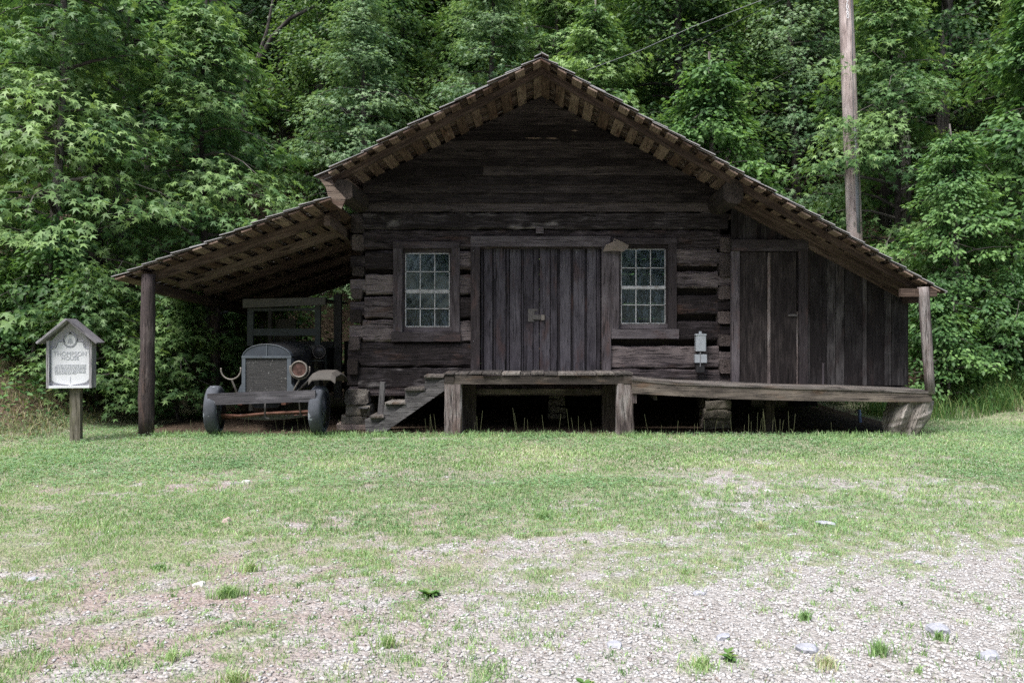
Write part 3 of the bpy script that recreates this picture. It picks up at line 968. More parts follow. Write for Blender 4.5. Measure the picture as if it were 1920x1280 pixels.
for (x0, x1, tn, Y) in ((1512.5, 1518.5, .45, SY), (1519, 1541, .2, SY + .012), (1542, 1550, .15, SY), (1551, 1566, .6, SY - .012), (1567, 1583, .7, SY - .01), (1584, 1617, .25, SY),
                        (1618, 1625, .75, SY - .018), (1625.5, 1658, .15, SY + .008), (1659, 1671, .6, SY - .01), (1672, 1702, .45, SY)):
    shed_board(x0, x1, tint=tn, Y=Y)
for (x0, x1, tn, Y) in ((1371, 1383, .1, SY), (1384, 1420, .3, SY - .01), (1421, 1426, .05, SY + .01), (1427, 1458, .2, SY - .01), (1459, 1512, .2, SY)):
    shed_board(x0, x1, ybot=452, tint=tn, Y=Y)
obj('board', MB().prism(shed_poly(1371, 1703, Y=SY + .05), (0, .02, 0), 'z'), 'dark_board', cabin)
# pale battens and splits
bx('batten', 1541, 680, 1544.5, 722, SY - .02, SY, 'trim_wood', 'z', ref=SY)
def sbx(name, x0, y0, x1, y1, Ya, Yb, mat, grain, parent=cabin, tint=None):
    return bx(name, x0, y0, x1, y1, Ya, Yb, mat, grain, parent, tint, ref=SY)
sbx('door_frame', 1370, 472, 1385, 719, SY - .06, SY + .02, 'trim_wood', 'z')
sbx('door_frame', 1370, 450, 1513, 471.8, SY - .065, SY + .02, 'trim_wood', 'x', tint=.1)
sbx('door_frame', 1495.5, 472, 1512, 720, SY - .06, SY + .02, 'trim_wood', 'z')
a, c = P(1385.5, 720, SY), P(1495, 472, SY)
sd = obj('door', MB().box((a.x, SY - .012, a.z), (c.x, SY + .005, c.z), 'z', .0), 'siding_wood', cabin, label='dark plank shed door')
sbx('board', 1386, 473, 1437, 719.5, SY - .035, SY - .013, 'siding_wood', 'z', sd, .3)
sbx('board', 1443.5, 473, 1491, 719.5, SY - .037, SY - .013, 'siding_wood', 'z', sd, .25)
sbx('batten', 1437.6, 474, 1442.8, 719.5, SY - .045, SY - .020, 'post_wood', 'z', sd, .5)
sbx('batten', 1492, 584, 1494.6, 719.5, SY - .04, SY - .02, 'post_wood', 'z', sd, .5)
sbx('latch', 1476, 589, 1493, 593, SY - .055, SY - .038, 'iron', 'x', sd)
# shed end wall and back wall
Xs = P(1700, 0, SY).x
zs = P(0, 722, SY).z
for k in range(16):
    y0 = SY + .03 + k * .24
    if y0 > HB: break
    obj('board', MB().box((Xs - .03, y0, zs), (Xs, y0 + .232, roof_z(Xs) - .0), 'z'), 'shed_wood', cabin)
obj('board', MB().prism([(XR, HB, zs), (Xs, HB, zs), (Xs, HB, roof_z(Xs)), (XR, HB, roof_z(XR))], (0, .03, 0), 'z'), 'shed_wood', cabin)
bx('header', 1687, 541, 1755, 556, -.86, -.80, 'rafter_wood', 'x', ref=-.83)
a = P(1684, 553, -.5)
obj('eave_beam', MB().beam((Xs - .02, -.75, roof_z(Xs) - .14), (Xs - .02, YR - .2, roof_z(Xs) - .14), .1, .12, n=3, jit=.004), 'rafter_wood', cabin)
# sill under the shed wall
obj('sill_log', MB().beam((XR, SY + .1, zs - .1), (Xs, SY + .1, zs - .1), .18, .18, n=5, ch=.02, jit=.008), 'log_wood', cabin)
# round corner post of the side porch
mb = MB()
pp = [P(1744, 738, -.84), P(1741.5, 700, -.84), P(1738.5, 650, -.84), P(1735, 600, -.84), P(1732, 556, -.84), P(1731, 538, -.84)]
mb.tube(pp, [.066, .064, .068, .070, .074, .074], 10, .004)
obj('porch_post', mb, 'post_wood', cabin, smooth=True)

# carport ------------------------------------------------------------------
def post(x0, yt, x1, yb, Y, r0, r1, label=None):
    p, q = P(x1, yb, Y), P(x0, yt, Y)
    mb = MB(); n = 9
    pts = [p + (q - p) * (i / n) + Vector((random.uniform(-.006, .006), random.uniform(-.006, .006), 0)) for i in range(n + 1)]
    mb.tube(pts, [r0 + (r1 - r0) * i / n + random.uniform(-.004, .004) for i in range(n + 1)], 12, .004)
    return obj('carport_post', mb, 'post_wood', cabin, smooth=True, label=label)


post(278.5, 514, 274, 814, -.73, .104, .090, 'weathered round front post of the carport')
post(403, 573, 405, 790, 1.6, .085, .085)
q = P(403, 573, 1.6)
p3 = Vector((-5.47, 3.9, 0))
obj('carport_post', MB().tube([(-5.47, 3.9, -.1), (-5.47, 3.9, 1.72)], [.08, .08], 10, .004), 'post_wood', cabin)
# eave beam of the carport, sagging to the back
def lean_bot(X, Y, off):
    return lean.z0 + (X - lean.x0) * lean.k - lean.sag * (Y + 1) - off
obj('eave_beam', MB().beam((-5.45, -.70, lean_bot(-5.45, -.70, .30)), (-5.45, 4.1, lean_bot(-5.45, 4.1, .30)), .12, .13, n=5, ch=.015, jit=.006), 'rafter_wood', cabin)
# ledger on the cabin wall
obj('ledger', MB().beam((-2.92, -.9, lean_bot(-2.92, -.9, .27)), (-2.92, 4.1, lean_bot(-2.92, 4.1, .27)), .08, .14, n=4, jit=.004), 'rafter_wood', cabin)
# boards closing the step between the two left roofs
for k in range(3):
    y0 = -1.16 + k * .06
    obj('fascia_board', MB().prism([P(597, 333, -1.13 + k * .03), P(622, 345, -1.13 + k * .03), P(648, 372 + k * 3, -1.13 + k * .03), P(640, 392, -1.13 + k * .03), P(617, 376, -1.13 + k * .03), P(611, 352, -1.13 + k * .03)], (0, .022, 0), 'x'), 'rafter_wood', cabin)

# ------------------------------------------------------------------ corner pier, other piers, stump
def rock_mb(c, sx, sy, sz, seed=0, sub=2, rough=.12, flat=.0):
    r = random.Random(seed)
    import bmesh
    bm = bmesh.new()
    bmesh.ops.create_icosphere(bm, subdivisions=sub, radius=1.0)
    offs = [(r.uniform(-1, 1), r.uniform(-1, 1), r.uniform(-1, 1)) for _ in range(6)]
    vs = []
    for v in bm.verts:
        p = v.co.copy()
        k = 1.0
        for o_ in offs:
            dt = p.dot(Vector(o_).normalized())
            if dt > .62: k = min(k, .62 / dt + .05)
        k *= 1 + r.uniform(-rough, rough) * .35
        q = Vector((max(-.82, min(.82, p.x)) / .82, max(-.8, min(.8, p.y)) / .8, max(-.72, min(.72, p.z)) / .72)) * k
        vs.append(Vector(c) + Vector((q.x * sx, q.y * sy, q.z * sz)))
    fs = [tuple(v.index for v in f.verts) for f in bm.faces]
    bm.free()
    return MB().add(vs, fs)


pier = thing('stone_pier', (P(665, 808, 0).x, .15, 0), 'stacked stone and log-block pier under the left front corner of the cabin', 'pier')
a, c = P(650, 757, 0), P(693, 729, 0)
obj('log_block', MB().beam(((a.x + c.x) / 2, -.10, (a.z + c.z) / 2), ((a.x + c.x) / 2, .45, (a.z + c.z) / 2), c.x - a.x, c.z - a.z, n=3, ch=.03, jit=.008), 'stump_wood', pier)
for (x0, y0, x1, y1, sd_, mt) in ((649, 757, 694, 781, 3, 'stone'), (641, 778, 688, 797, 5, 'stone'), (632, 792, 692, 816, 8, 'pink_stone')):
    a, c = P(x0, y1, -.05), P(x1, y0, -.05)
    obj('stone', MB().beam((a.x, .13, (a.z + c.z) / 2 + .004), (c.x, .13, (a.z + c.z) / 2 - .006), .42, (c.z - a.z) * .93, n=5, ch=.022, jit=.013), mt, pier)
obj('wood_wedge', MB().box(P(671, 766, -.2), P(694, 762, -.02) + Vector((0, .1, 0))), 'grey_wood', pier)


def stack(name, px, top, Yc, wpx, label, n, seed, mt='stone'):
    b_ = P(px, 800, Yc)
    t = thing(name, (b_.x, Yc, 0), label, 'pier')
    zt_ = P(0, top, Yc).z; z = -.05
    hs = [(zt_ + .05) / n] * n
    for k in range(n):
        w = wpx / (F / (D + Yc)) / 2 * (1.12 - .05 * k)
        ox = b_.x + random.uniform(-.025, .025)
        obj('stone', MB().beam((ox - w, Yc, z + hs[k] / 2 + random.uniform(-.01, .01)), (ox + w, Yc, z + hs[k] / 2), .36, hs[k] * .97, n=4, ch=.022, jit=.014), mt, t)
        z += hs[k]
    return t


stack('stone_pier', 1341, 748, .25, 46, 'low stone pier in shadow under the cabin below the grey meter box', 3, 20)
stack('stone_pier', 1045, 735, 1.6, 30, 'dark stone pier deep under the middle of the cabin', 4, 30)
stack('stone_pier', 700, 733, 3.4, 46, 'stone pier at the back left corner of the cabin', 4, 40)
stack('stone_pier', 1330, 733, 3.4, 46, 'stone pier at the back right corner of the cabin', 4, 50)
obj('sill_log', MB().beam((XL - .1, .12, P(0, 735, 0).z + .02), (XR + .05, .12, P(0, 733, 0).z + .02), .2, .16, n=8, ch=.02, jit=.01), 'log_wood', cabin)
for Y in (1.0, 2.0, 3.0):
    obj('floor_joist', MB().beam((XL - .05, Y, zb - .02), (Xs - .1, Y, zb - .02), .14, .16, n=3, ch=.02, jit=.006), 'log_wood', cabin)
obj('floor_boards', MB().box((XR, SY + .1, zs - .03), (Xs - .04, HB, zs - .005)), 'siding_wood', cabin)

for (x0_, x1_) in ((XL - .1, 4.05), (4.75, Xs)):  # added dark panels that black out the bright ground behind the crawl space
    obj('dark_back_panel', MB().box((x0_, HB - .1, -.2), (x1_, HB - .04, zb + .05)), 'dark_board', cabin)
# stump under the right end of the side porch
st0, st1 = P(1690, 812, -.62), P(1712, 748, -.66)
mb = MB()
n = 11; k = 18
vs, gs = [], []
st = random.Random(4)
lob = [1 + .05 * math.sin(2 * math.pi * j / k * 3 + 1) + .03 * math.sin(2 * math.pi * j / k * 5) + st.uniform(-.04, .04) for j in range(k)]
for i in range(n + 1):
    t_ = i / n
    cpt = st0 + (st1 - st0) * t_ + Vector((0.0, 0.02, -.02))
    for j in range(k):
        th = 2 * math.pi * j / k
        r = (.19 + .045 * math.sin(t_ * 3.1) + .055 * t_) * lob[j] * (1 + st.uniform(-.035, .035))
        gap = .68 if j == 13 else 1.0
        r *= gap
        vs.append(cpt + Vector((math.cos(th) * r * 1.15, math.sin(th) * r, 0)))
        gs.append((t_ * .5, math.cos(th) * r, math.sin(th) * r))
fs = [(i * k + j, i * k + (j + 1) % k, (i + 1) * k + (j + 1) % k, (i + 1) * k + j) for i in range(n) for j in range(k)]
fs += [tuple(range(k - 1, -1, -1)), tuple(n * k + j for j in range(k))]
mb.add(vs, fs, gs, .6)
tag(obj('tree_stump', mb, 'stump_wood', loc=(st0.x, st0.y, 0)), 'cracked grey tree stump holding up the right end of the side porch', 'stump')

# ------------------------------------------------------------------ front stoop
stoop = thing('wooden_stoop', (P(1010, 812, -.73).x, -.4, 0), 'raised plank stoop on four square posts in front of the double door', 'stoop')
FY = -.73
zc = P(0, 699, FY).z
cuts = [831, 851.5, 877, 903, 940, 975, 995, 1020, 1046, 1082, 1118, 1153, 1187]
for i in range(len(cuts) - 1):
    a, c = P(cuts[i] + .8, 0, FY).x, P(cuts[i + 1] - .8, 0, FY).x
    dz = random.uniform(-.006, .006)
    obj('deck_board', MB().beam(((a + c) / 2, FY - random.uniform(0, .04), zc - .014 + dz), ((a + c) / 2, -.055, zc - .014 + dz + .004), c - a, .024, n=2, jit=.003), 'deck_wood', stoop)
def stp(name, x0, y0, x1, y1, Y, th, mat, g, tint=None, ch=0.0, n=1, jit=0.0):
    a, c = P(x0, y1, Y), P(x1, y0, Y)
    if g == 'z': mb = MB().beam(((a.x + c.x) / 2, Y + th / 2, a.z), ((a.x + c.x) / 2, Y + th / 2, c.z), c.x - a.x, th, up=(0, 1, 0), n=n, ch=ch, jit=jit, tint=tint)
    else: mb = MB().beam((a.x, Y + th / 2, (a.z + c.z) / 2), (c.x, Y + th / 2, (a.z + c.z) / 2), th, c.z - a.z, n=n, ch=ch, jit=jit, tint=tint)
    return obj(name, mb, mat, stoop)
stp('rim_beam', 852, 704.5, 1176, 720, FY, .1, 'rim_wood', 'x', .2, n=5, jit=.003)
stp('side_beam', 833.5, 704, 851, 718, FY - .012, .68, 'rim_wood', 'x', .1)
stp('side_beam', 1169, 704, 1186, 719, FY - .012, .68, 'rim_wood', 'x', .15)
stp('rim_beam', 892, 729, 1132, 739, -.2, .09, 'rim_wood', 'x', .3)
stp('leg', 833, 718, 865, 818, FY, .24, 'post_wood', 'z', .55, .02, 5, .006)
stp('leg', 1156.5, 718.5, 1188.5, 818, FY, .24, 'post_wood', 'z', .45, .02, 5, .006)
stp('leg', 864, 722, 892, 812, -.30, .22, 'beam_wood', 'z', .5, .015, 4, .006)
stp('leg', 1130, 722, 1158, 812, -.30, .22, 'beam_wood', 'z', .5, .015, 4, .006)

# steps --------------------------------------------------------------------
steps = thing('wooden_steps', (P(745, 808, -.5).x, -.3, 0), 'short sloping wooden steps leaning up to the left side of the stoop', 'steps')
prof = [(686, 809), (684, 786), (694, 781.5), (718, 781), (721, 758), (759, 755.5), (760, 731.5), (796, 729.5), (797, 706.5), (831, 704.5), (833, 731), (722, 809)]
for (Y, tn) in ((-.52, .45), (-.10, .3)):
    s_ = (F / (D - .52)); poly = []
    for (x, y) in prof:
        q = P(x, y, -.52); poly.append((q.x, Y, q.z - (.0 if Y < -.3 else 0)))
    obj('stringer', MB().prism(poly, (0, .04, 0), 'x', tn), 'grey_wood' if Y < -.3 else 'rim_wood', steps)
obj('side_plank', MB().prism([P(688, 809.5, -.55), P(722, 809.5, -.55), P(833, 732, -.55), P(833, 708, -.55), P(768, 751, -.55)], (0, .026, 0), 'x', .35), 'grey_wood', steps)
for (x0, x1, y) in ((693, 720, 780.5), (722, 761, 755), (759, 797, 729), (795, 832, 704.8)):
    a, c = P(x0, y, -.55), P(x1, y, -.55)
    obj('tread', MB().beam(((a.x + c.x) / 2, -.57, a.z - .004), ((a.x + c.x) / 2, -.05, a.z - .004), c.x - a.x, .028, n=2, jit=.003), 'deck_wood', steps)
tag(obj('leaning_board', MB().beam(P(713, 782, -.3), P(718, 716, -.34), .085, .03, up=(0, 1, 0), n=3, jit=.002, w1=.075), 'grey_wood', loc=P(713, 781, -.3)), 'narrow grey board standing upright on the bottom step', 'board')

# side porch ---------------------------------------------------------------
porch = thing('side_porch', (P(1460, 790, -.7).x, -.5, 0), 'low sagging plank porch in front of the shed and the right window', 'porch')
PY = -.89
prf = [(1185, 708.5, 737), (1230, 713.5, 740), (1276, 717, 742.5), (1367, 720.5, 747.5), (1476, 724.5, 750.5), (1576, 726.5, 752), (1660, 729.5, 753), (1748, 733, 753.5)]
for r in range(7):
    y0 = PY + .0 + r * .105
    mb = MB(); vs, gs = [], []
    q = (random.random() * 60, random.random() * 60, random.random() * 60)
    for (x, yt, yb) in prf:
        p = P(x, yt, PY)
        zz = p.z + random.uniform(-.004, .004)
        for (yy, dz) in ((y0, -.032), (y0 + .10, -.032), (y0 + .10, 0), (y0, 0)):
            vs.append((p.x, yy + random.uniform(-.003, .003), zz + dz)); gs.append((p.x + q[0], yy + q[1], dz + q[2]))
    n = len(prf)
    fs = [(i * 4 + j, (i + 1) * 4 + j, (i + 1) * 4 + (j + 1) % 4, i * 4 + (j + 1) % 4) for i in range(n - 1) for j in range(4)]
    fs += [(0, 1, 2, 3), tuple((n - 1) * 4 + j for j in (3, 2, 1, 0))]
    mb.add(vs, fs, gs, random.uniform(.3, .8))
    obj('deck_board', mb, 'deck_wood', porch)
vs, gs = [], []; mb = MB()
for (x, yt, yb) in prf:
    p, q = P(x, yt + 4.6, PY), P(x, yb, PY)
    for (yy, z) in ((PY + .004, q.z), (PY + .06, q.z), (PY + .06, p.z), (PY + .012, p.z)):
        vs.append((p.x, yy, z)); gs.append((p.x, yy, z))
mb.add(vs, fs, gs, .55)
obj('rim_beam', mb, 'rim_wood', porch)
mb = MB()
pr = P(1748, 745, PY)
obj('end_beam', MB().beam((pr.x - .03, PY + .07, pr.z), (pr.x - .03, -.17, pr.z + .01), .05, .13), 'rim_wood', porch)
for x in (1230, 1330, 1430, 1530, 1630):
    p = P(x, 742, PY)
    obj('joist', MB().beam((p.x, PY + .062, p.z), (p.x, -.17, p.z + .02), .05, .12), 'beam_wood', porch)
bx_ = P(1186, 756, PY)
obj('support_block', MB().box((P(1186, 756, PY).x, PY + .03, P(0, 756, PY).z), (P(1194, 756, PY).x, PY + .1, P(0, 738, PY).z - .002), 'z'), 'post_wood', porch)
obj('leg', MB().beam((P(1440, 0, -.3).x, -.35, -.1), (P(1440, 0, -.3).x, -.35, P(0, 752, PY).z + .02), .12, .12, up=(0, 1, 0)), 'beam_wood', porch)

# ------------------------------------------------------------------ meter box, tin hood
mtr = thing('meter_box', P(1313, 697, -.05), 'small light grey electric meter box fixed to the log wall right of the right window', 'meter box')
def mt(name, x0, y0, x1, y1, Ya, Yb, mat, ch=.004):
    a, c = P(x0, y1, -.1), P(x1, y0, -.1)
    obj(name, MB().beam(((a.x + c.x) / 2, (Ya + Yb) / 2, a.z), ((a.x + c.x) / 2, (Ya + Yb) / 2, c.z), c.x - a.x, Yb - Ya, up=(0, 1, 0), ch=ch), mat, mtr)
mt('housing', 1304, 628, 1323, 658, -.15, -.03, 'meter_grey', .01)
mt('lid', 1303, 625.5, 1324, 628.5, -.155, -.03, 'meter_grey', .01)
mt('knob', 1310.5, 621, 1315.5, 626, -.11, -.08, 'meter_grey')
mt('clamp', 1309, 658, 1318, 664, -.12, -.04, 'black_rubber')
mt('lower_housing', 1302.5, 664, 1324.5, 679.5, -.15, -.03, 'meter_grey', .005)
mt('outlet', 1305, 680, 1321, 697.5, -.13, -.03, 'black_rubber', .008)
obj('wire', MB().tube([P(1313, 660, -.27), P(1313.5, 674, -.27), P(1313, 687, -.26)], .008, 6), 'conduit_grey', mtr)

hood = thing('tin_hood', P(1154, 475, -.06), 'curved rusty tin hood hanging over the joint of door frame and right window', 'hood')
hp = [(1130, 471.5), (1136, 459), (1149, 453.5), (1152, 447), (1155, 448.5), (1168, 454), (1179, 460), (1177, 465), (1168, 472), (1160, 470.5), (1150, 470), (1140, 471)]
vs = []
for (x, y) in hp:
    bulge = .05 * (1 - ((x - 1154) / 26) ** 2)
    vs.append(P(x, y, -.062 - bulge))
ctr = P(1154, 462, -.125)
n = len(hp)
vv = vs + [ctr] + [v + Vector((0, .008, 0)) for v in vs] + [ctr + Vector((0, .008, 0))]
fs = [(i, (i + 1) % n, n) for i in range(n)] + [((i + 1) % n + n + 1, i + n + 1, 2 * n + 1) for i in range(n)] + [(i, i + n + 1, (i + 1) % n + n + 1, (i + 1) % n) for i in range(n)]
obj('shade', MB().add(vv, fs), 'rusty_tin', hood)
obj('nail', MB().tube([P(1153.2, 451, -.12), P(1153.2, 451, -.04)], .012, 6), 'black_rubber', hood)

# ------------------------------------------------------------------ old truck under the carport
TY = -.55
truck = thing('old_truck', (P(500, 812, -.6).x, .8, 0), 'derelict old truck with an upright radiator parked under the carport', 'truck')
def tp(x, y, Y=TY): return P(x, y, Y)
def wheel(cx, name_label=None, turn=0.0, Yc=-.72, top=727, r=None, w=.2):
    c = P(cx, 769, Yc); R = .335
    c = Vector((c.x, Yc, R + (-.01)))
    ax = Vector((math.cos(turn), math.sin(turn), 0))
    wh = obj('wheel', MB().lathe(c - ax * w * .36, ax, [(0, .05), (0, .20), (.03, .215), (w * .72 - .03, .215), (w * .72, .20), (w * .72, .05)], 18), 'axle_rust', truck, smooth=False)
    prof = []
    for k in range(13):
        th = math.pi * 2 * k / 12
        ct, sn = math.cos(th), math.sin(th)
        prof.append((w / 2 + math.copysign(abs(ct) ** .55, ct) * w / 2 * .96, R - .075 + math.copysign(abs(sn) ** .6, sn) * .075))
    obj('tyre', MB().lathe(c - ax * w / 2, ax, prof[:-1] + [prof[0]], 28), 'tyre_rubber', wh, smooth=True)
    return wh
wheel(403, turn=.16, w=.18)
wheel(599, turn=.04, w=.18)
for s_ in (397, 600.5):
    c = P(s_, 769, -.72)
    wh = obj('wheel', MB().lathe((c.x - .07, 2.4, .33), (1, 0, 0), [(0, .05), (0, .2), (.14, .2), (.14, .05)], 16), 'axle_rust', truck)
    obj('tyre', MB().lathe((c.x - .09, 2.4, .33), (1, 0, 0), [(0, .24), (.0, .32), (.03, .335), (.15, .335), (.18, .32), (.18, .24)], 20), 'tyre_rubber', wh, smooth=True)
# bumper plank
obj('bumper', MB().beam(P(390, 748.5, -.98), P(592, 741.8, -.98), .045, .155, n=4, jit=.002), 'bumper_wood', truck)
# radiator: pale shell with arched blue top, fin core, cap
arc = [(455, 668), (456.5, 662), (463, 655), (473, 649.5), (486, 646), (500, 645), (514, 646.5), (526, 650), (537, 656), (543, 662), (545.5, 668)]
sh = obj('radiator_shell', MB().prism([tp(x, y) for x, y in arc], (0, .12, 0)), 'shell_blue', truck)
mb = MB()
for i in range(len(arc) - 1):
    mb.tube([tp(*arc[i], TY - .004), tp(*arc[i + 1], TY - .004)], .006, 6)
mb.box(tp(453, 671, TY - .015), tp(546, 667, TY - .015) + Vector((0, .03, 0)))
mb.box(tp(499, 668, TY - .012), tp(500.6, 646, TY - .012) + Vector((0, .012, 0)))
obj('rim', mb, 'shell_pale', sh)
for sx in (-1, 1):
    if sx < 0: pl = [(453.5, 671), (460, 671), (460, 735), (446, 735), (449, 726), (453, 719)]
    else: pl = [(538, 671), (545.5, 671), (546, 719), (551, 727), (552, 735), (538, 735)]
    obj('side_panel', MB().prism([tp(x, y, TY - .01) for x, y in pl], (0, .13, 0), 'z'), 'shell_pale', sh)
obj('core', MB().box(tp(460.5, 737, TY + .005), tp(537.5, 671.5, TY + .005) + Vector((0, .08, 0))), 'radiator_core', sh)
obj('filler_cap', MB().lathe(tp(500, 646, TY + .05), (0, 0, 1), [(0, .03), (.012, .036), (.03, .036), (.034, .026)], 12), 'shell_blue', sh)
# hood
mb = MB(); vs = []
ha = [(457, 735)] + arc + [(544, 735)]
for (Y, sc_) in ((TY + .12, 1.0), (.45, 1.13)):
    for (x, y) in ha:
        q = tp(x, y); cx_ = tp(500, 668)
        vs.append((cx_.x + (q.x - cx_.x) * sc_, Y, q.z + (sc_ - 1) * .25))
n = len(ha)
fs = [(i, i + 1, n + i + 1, n + i) for i in range(n - 1)]
obj('hood', MB().add(vs, fs), 'truck_black', truck)
# cowl and cab
CYY = .5
obj('cowl', MB().prism([P(472, 648, CYY), P(592, 647, CYY), P(597, 700, CYY), P(600, 770, CYY), P(466, 770, CYY)], (0, .25, 0)), 'truck_tan', truck)
mb = MB()
wf = obj('windscreen_frame', MB().prism([P(464, 578, CYY), P(475, 578, CYY), P(474, 648, CYY), P(463, 648, CYY)], (0, .05, 0), 'z'), 'truck_green', truck)
obj('post', MB().prism([P(590, 572, CYY), P(601, 572, CYY), P(600, 650, CYY), P(590, 650, CYY)], (0, .05, 0), 'z'), 'truck_green', wf)
obj('crossbar', MB().prism([P(475, 616, CYY), P(590, 616, CYY), P(590, 629, CYY), P(475, 629, CYY)], (0, .04, 0)), 'truck_green', wf)
obj('crossbar', MB().prism([P(475, 578, CYY), P(590, 577, CYY), P(590, 582, CYY), P(475, 583, CYY)], (0, .04, 0)), 'truck_green', wf)
obj('visor_board', MB().prism([P(455, 561, CYY - .1), P(610, 557, CYY - .1), P(610, 571, CYY - .1), P(455, 577, CYY - .1)], (0, .1, 0)), 'truck_tan', truck)
a, c = P(458, 560, CYY), P(610, 560, CYY)
obj('cab_roof', MB().box((a.x, CYY, a.z - .03), (c.x, 1.9, a.z + .0)), 'truck_black', truck)
for x in (460, 602):
    p = P(x, 0, CYY).x
    obj('door', MB().box((p - .015, CYY + .25, .55), (p + .015, 1.5, 1.15), 'y'), 'truck_green', truck)
    obj('corner_post', MB().box((p - .03, 1.6, .5), (p + .03, 1.68, a.z - .03), 'z'), 'truck_black', truck)
obj('seat_back', MB().box((a.x + .1, 1.35, .6), (c.x - .1, 1.5, 1.25)), 'truck_black', truck)
obj('rear_panel', MB().box((a.x + .08, 1.7, .95), (a.x + .42, 1.72, 1.62)), 'truck_tan', truck)
sw = Vector((P(520, 655, .8).x - .25, .85, 1.28))
obj('steering_wheel', MB().tube([sw + Vector((math.cos(t_) * .19, math.sin(t_) * .10, math.sin(t_) * .16)) for t_ in np.linspace(0, 2 * math.pi, 20)[:-1]], .012, 6, closed=True), 'truck_black', truck)
obj('dark_fill_box', MB().box((c.x - .02, 1.75, .35), (c.x + .34, 3.4, 1.25)), 'truck_black', truck)  # black box added to imitate the deep shade right of the cab
obj('cargo_post', MB().box((c.x + .0, 1.0, .35), (c.x + .12, 1.06, a.z + .1), 'z'), 'truck_black', truck)
obj('dark_fill_box', MB().box((a.x - .25, 1.95, .35), (a.x, 3.4, 1.0)), 'truck_black', truck)
obj('flatbed', MB().box((a.x - .1, 1.95, .72), (c.x + .1, 3.6, .80), 'y'), 'siding_wood', truck)
for x in (-.3, .3):
    cxx = P(500, 0, -.6).x
    obj('frame_rail', MB().box((cxx + x - .03, -.8, .40), (cxx + x + .03, 3.5, .50), 'y'), 'axle_rust', truck)
# lamps
def ring(c, r, th, name, mat, parent, a0=0, a1=2 * math.pi, k=24):
    full = abs(a1 - a0 - 2 * math.pi) < 1e-3
    pts = [c + Vector((math.cos(t_) * r, 0, math.sin(t_) * r)) for t_ in np.linspace(a0, a1, k + 1)]
    if full: pts = pts[:-1]
    return obj(name, MB().tube(pts, th, 7, closed=full), mat, parent, smooth=True)
LY = -.72
c = P(561, 692, LY); sL = F / (D + LY)
hl = obj('headlight', MB().lathe(c, (0, 1, 0), [(0, .105), (.05, .11), (.12, .09), (.17, .04), (.18, .01)], 20), 'ring_metal', truck, smooth=True, label='surviving round headlight beside the radiator')
obj('lens', MB().lathe(c + Vector((0, -.006, 0)), (0, 1, 0), [(0, .02), (.002, .095), (.006, .1)], 20), 'lens_rust', hl)
ring(c + Vector((0, -.008, 0)), .108, .012, 'rim', 'ring_metal', hl)
ring(c + Vector((0, .03, 0)), .138, .010, 'lamp_bracket', 'ring_metal', truck, math.radians(160), math.radians(375))
obj('stem', MB().tube([c + Vector((0, .03, -.138)), P(553, 727, LY + .05), P(549, 738, LY + .08)], .013, 6), 'ring_metal', truck)
c = P(433, 693, LY)
fk = ring(c + Vector((0, 0, .005)), .138, .011, 'lamp_bracket', 'ring_metal', truck, math.radians(172), math.radians(372))
obj('stem', MB().tube([c + Vector((.01, 0, -.135)), P(440, 725, LY + .02), P(445, 738, LY + .06)], .014, 6), 'ring_metal', truck)
c = P(598.5, 659.5, .3)
sl_ = obj('side_lamp', MB().lathe(c, (0, 1, 0), [(0, .095), (.06, .1), (.14, .05)], 18), 'truck_black', truck, smooth=True)
ring(c + Vector((0, -.005, 0)), .096, .008, 'rim', 'fender_tan', sl_)
obj('bracket', MB().box(P(583, 677, .3), P(607, 675, .3) + Vector((0, .04, 0))), 'truck_green', sl_)
# right fender: a bent sheet over the wheel
fx = [(583, 705), (590, 697), (606, 695.5), (625, 696), (633, 703)]
vs = []
for (Y, dz) in ((-.93, -.10), (-.90, -.02), (-.6, .01), (-.3, -.05), (-.1, -.16)):
    for (x, y) in fx:
        q = P(x, y, -.8); vs.append((q.x, Y, q.z + dz))
fs = [(i * 5 + j, i * 5 + j + 1, (i + 1) * 5 + j + 1, (i + 1) * 5 + j) for i in range(4) for j in range(4)]
vs2 = vs + [(v[0], v[1], v[2] - .015) for v in vs]
m_ = len(vs)
fs2 = fs + [tuple(reversed([i + m_ for i in f])) for f in fs]
edge = [0, 1, 2, 3, 4, 9, 14, 19, 24, 23, 22, 21, 20, 15, 10, 5]
fs2 += [(edge[i], edge[i] + m_, edge[(i + 1) % 16] + m_, edge[(i + 1) % 16]) for i in range(16)]
obj('fender', MB().add(vs2, fs2), 'fender_tan', truck)
obj('fender_brace', MB().tube([P(556, 735, -.6), P(588, 704, -.75)], .016, 6), 'iron', truck)
# axle, spring, crank
obj('axle', MB().tube([P(412, 778, -.74), P(450, 780, -.74), P(500, 775, -.74), P(588, 771, -.74)], .022, 8, .002), 'axle_rust', truck)
obj('axle', MB().tube([P(412, 783, -.66), P(588, 778, -.66)], .016, 6), 'axle_rust', truck)
mb = MB()
for k in range(4):
    w = 1 - k * .2
    mb.tube([P(500 + dx * w, 786 - k * 2.6 - 9 * (dx * w / 84) ** 2 + (0), -.70) for dx in (-84, -60, -30, 0, 30, 60, 84)], .012, 5)
obj('leaf_spring', mb, 'iron', truck)
obj('crank', MB().tube([P(497, 745, -.80), P(497, 765, -.86), P(497, 782, -.86), P(505, 785, -.9)], .013, 6), 'iron', truck)
obj('tie_bar', MB().tube([P(561, 748, -.8), P(563, 775, -.76)], .010, 6), 'iron', truck)
obj('engine_pan', MB().beam(P(500, 750, -.3), P(500, 762, .5), .4, .22, ch=.05), 'truck_black', truck)

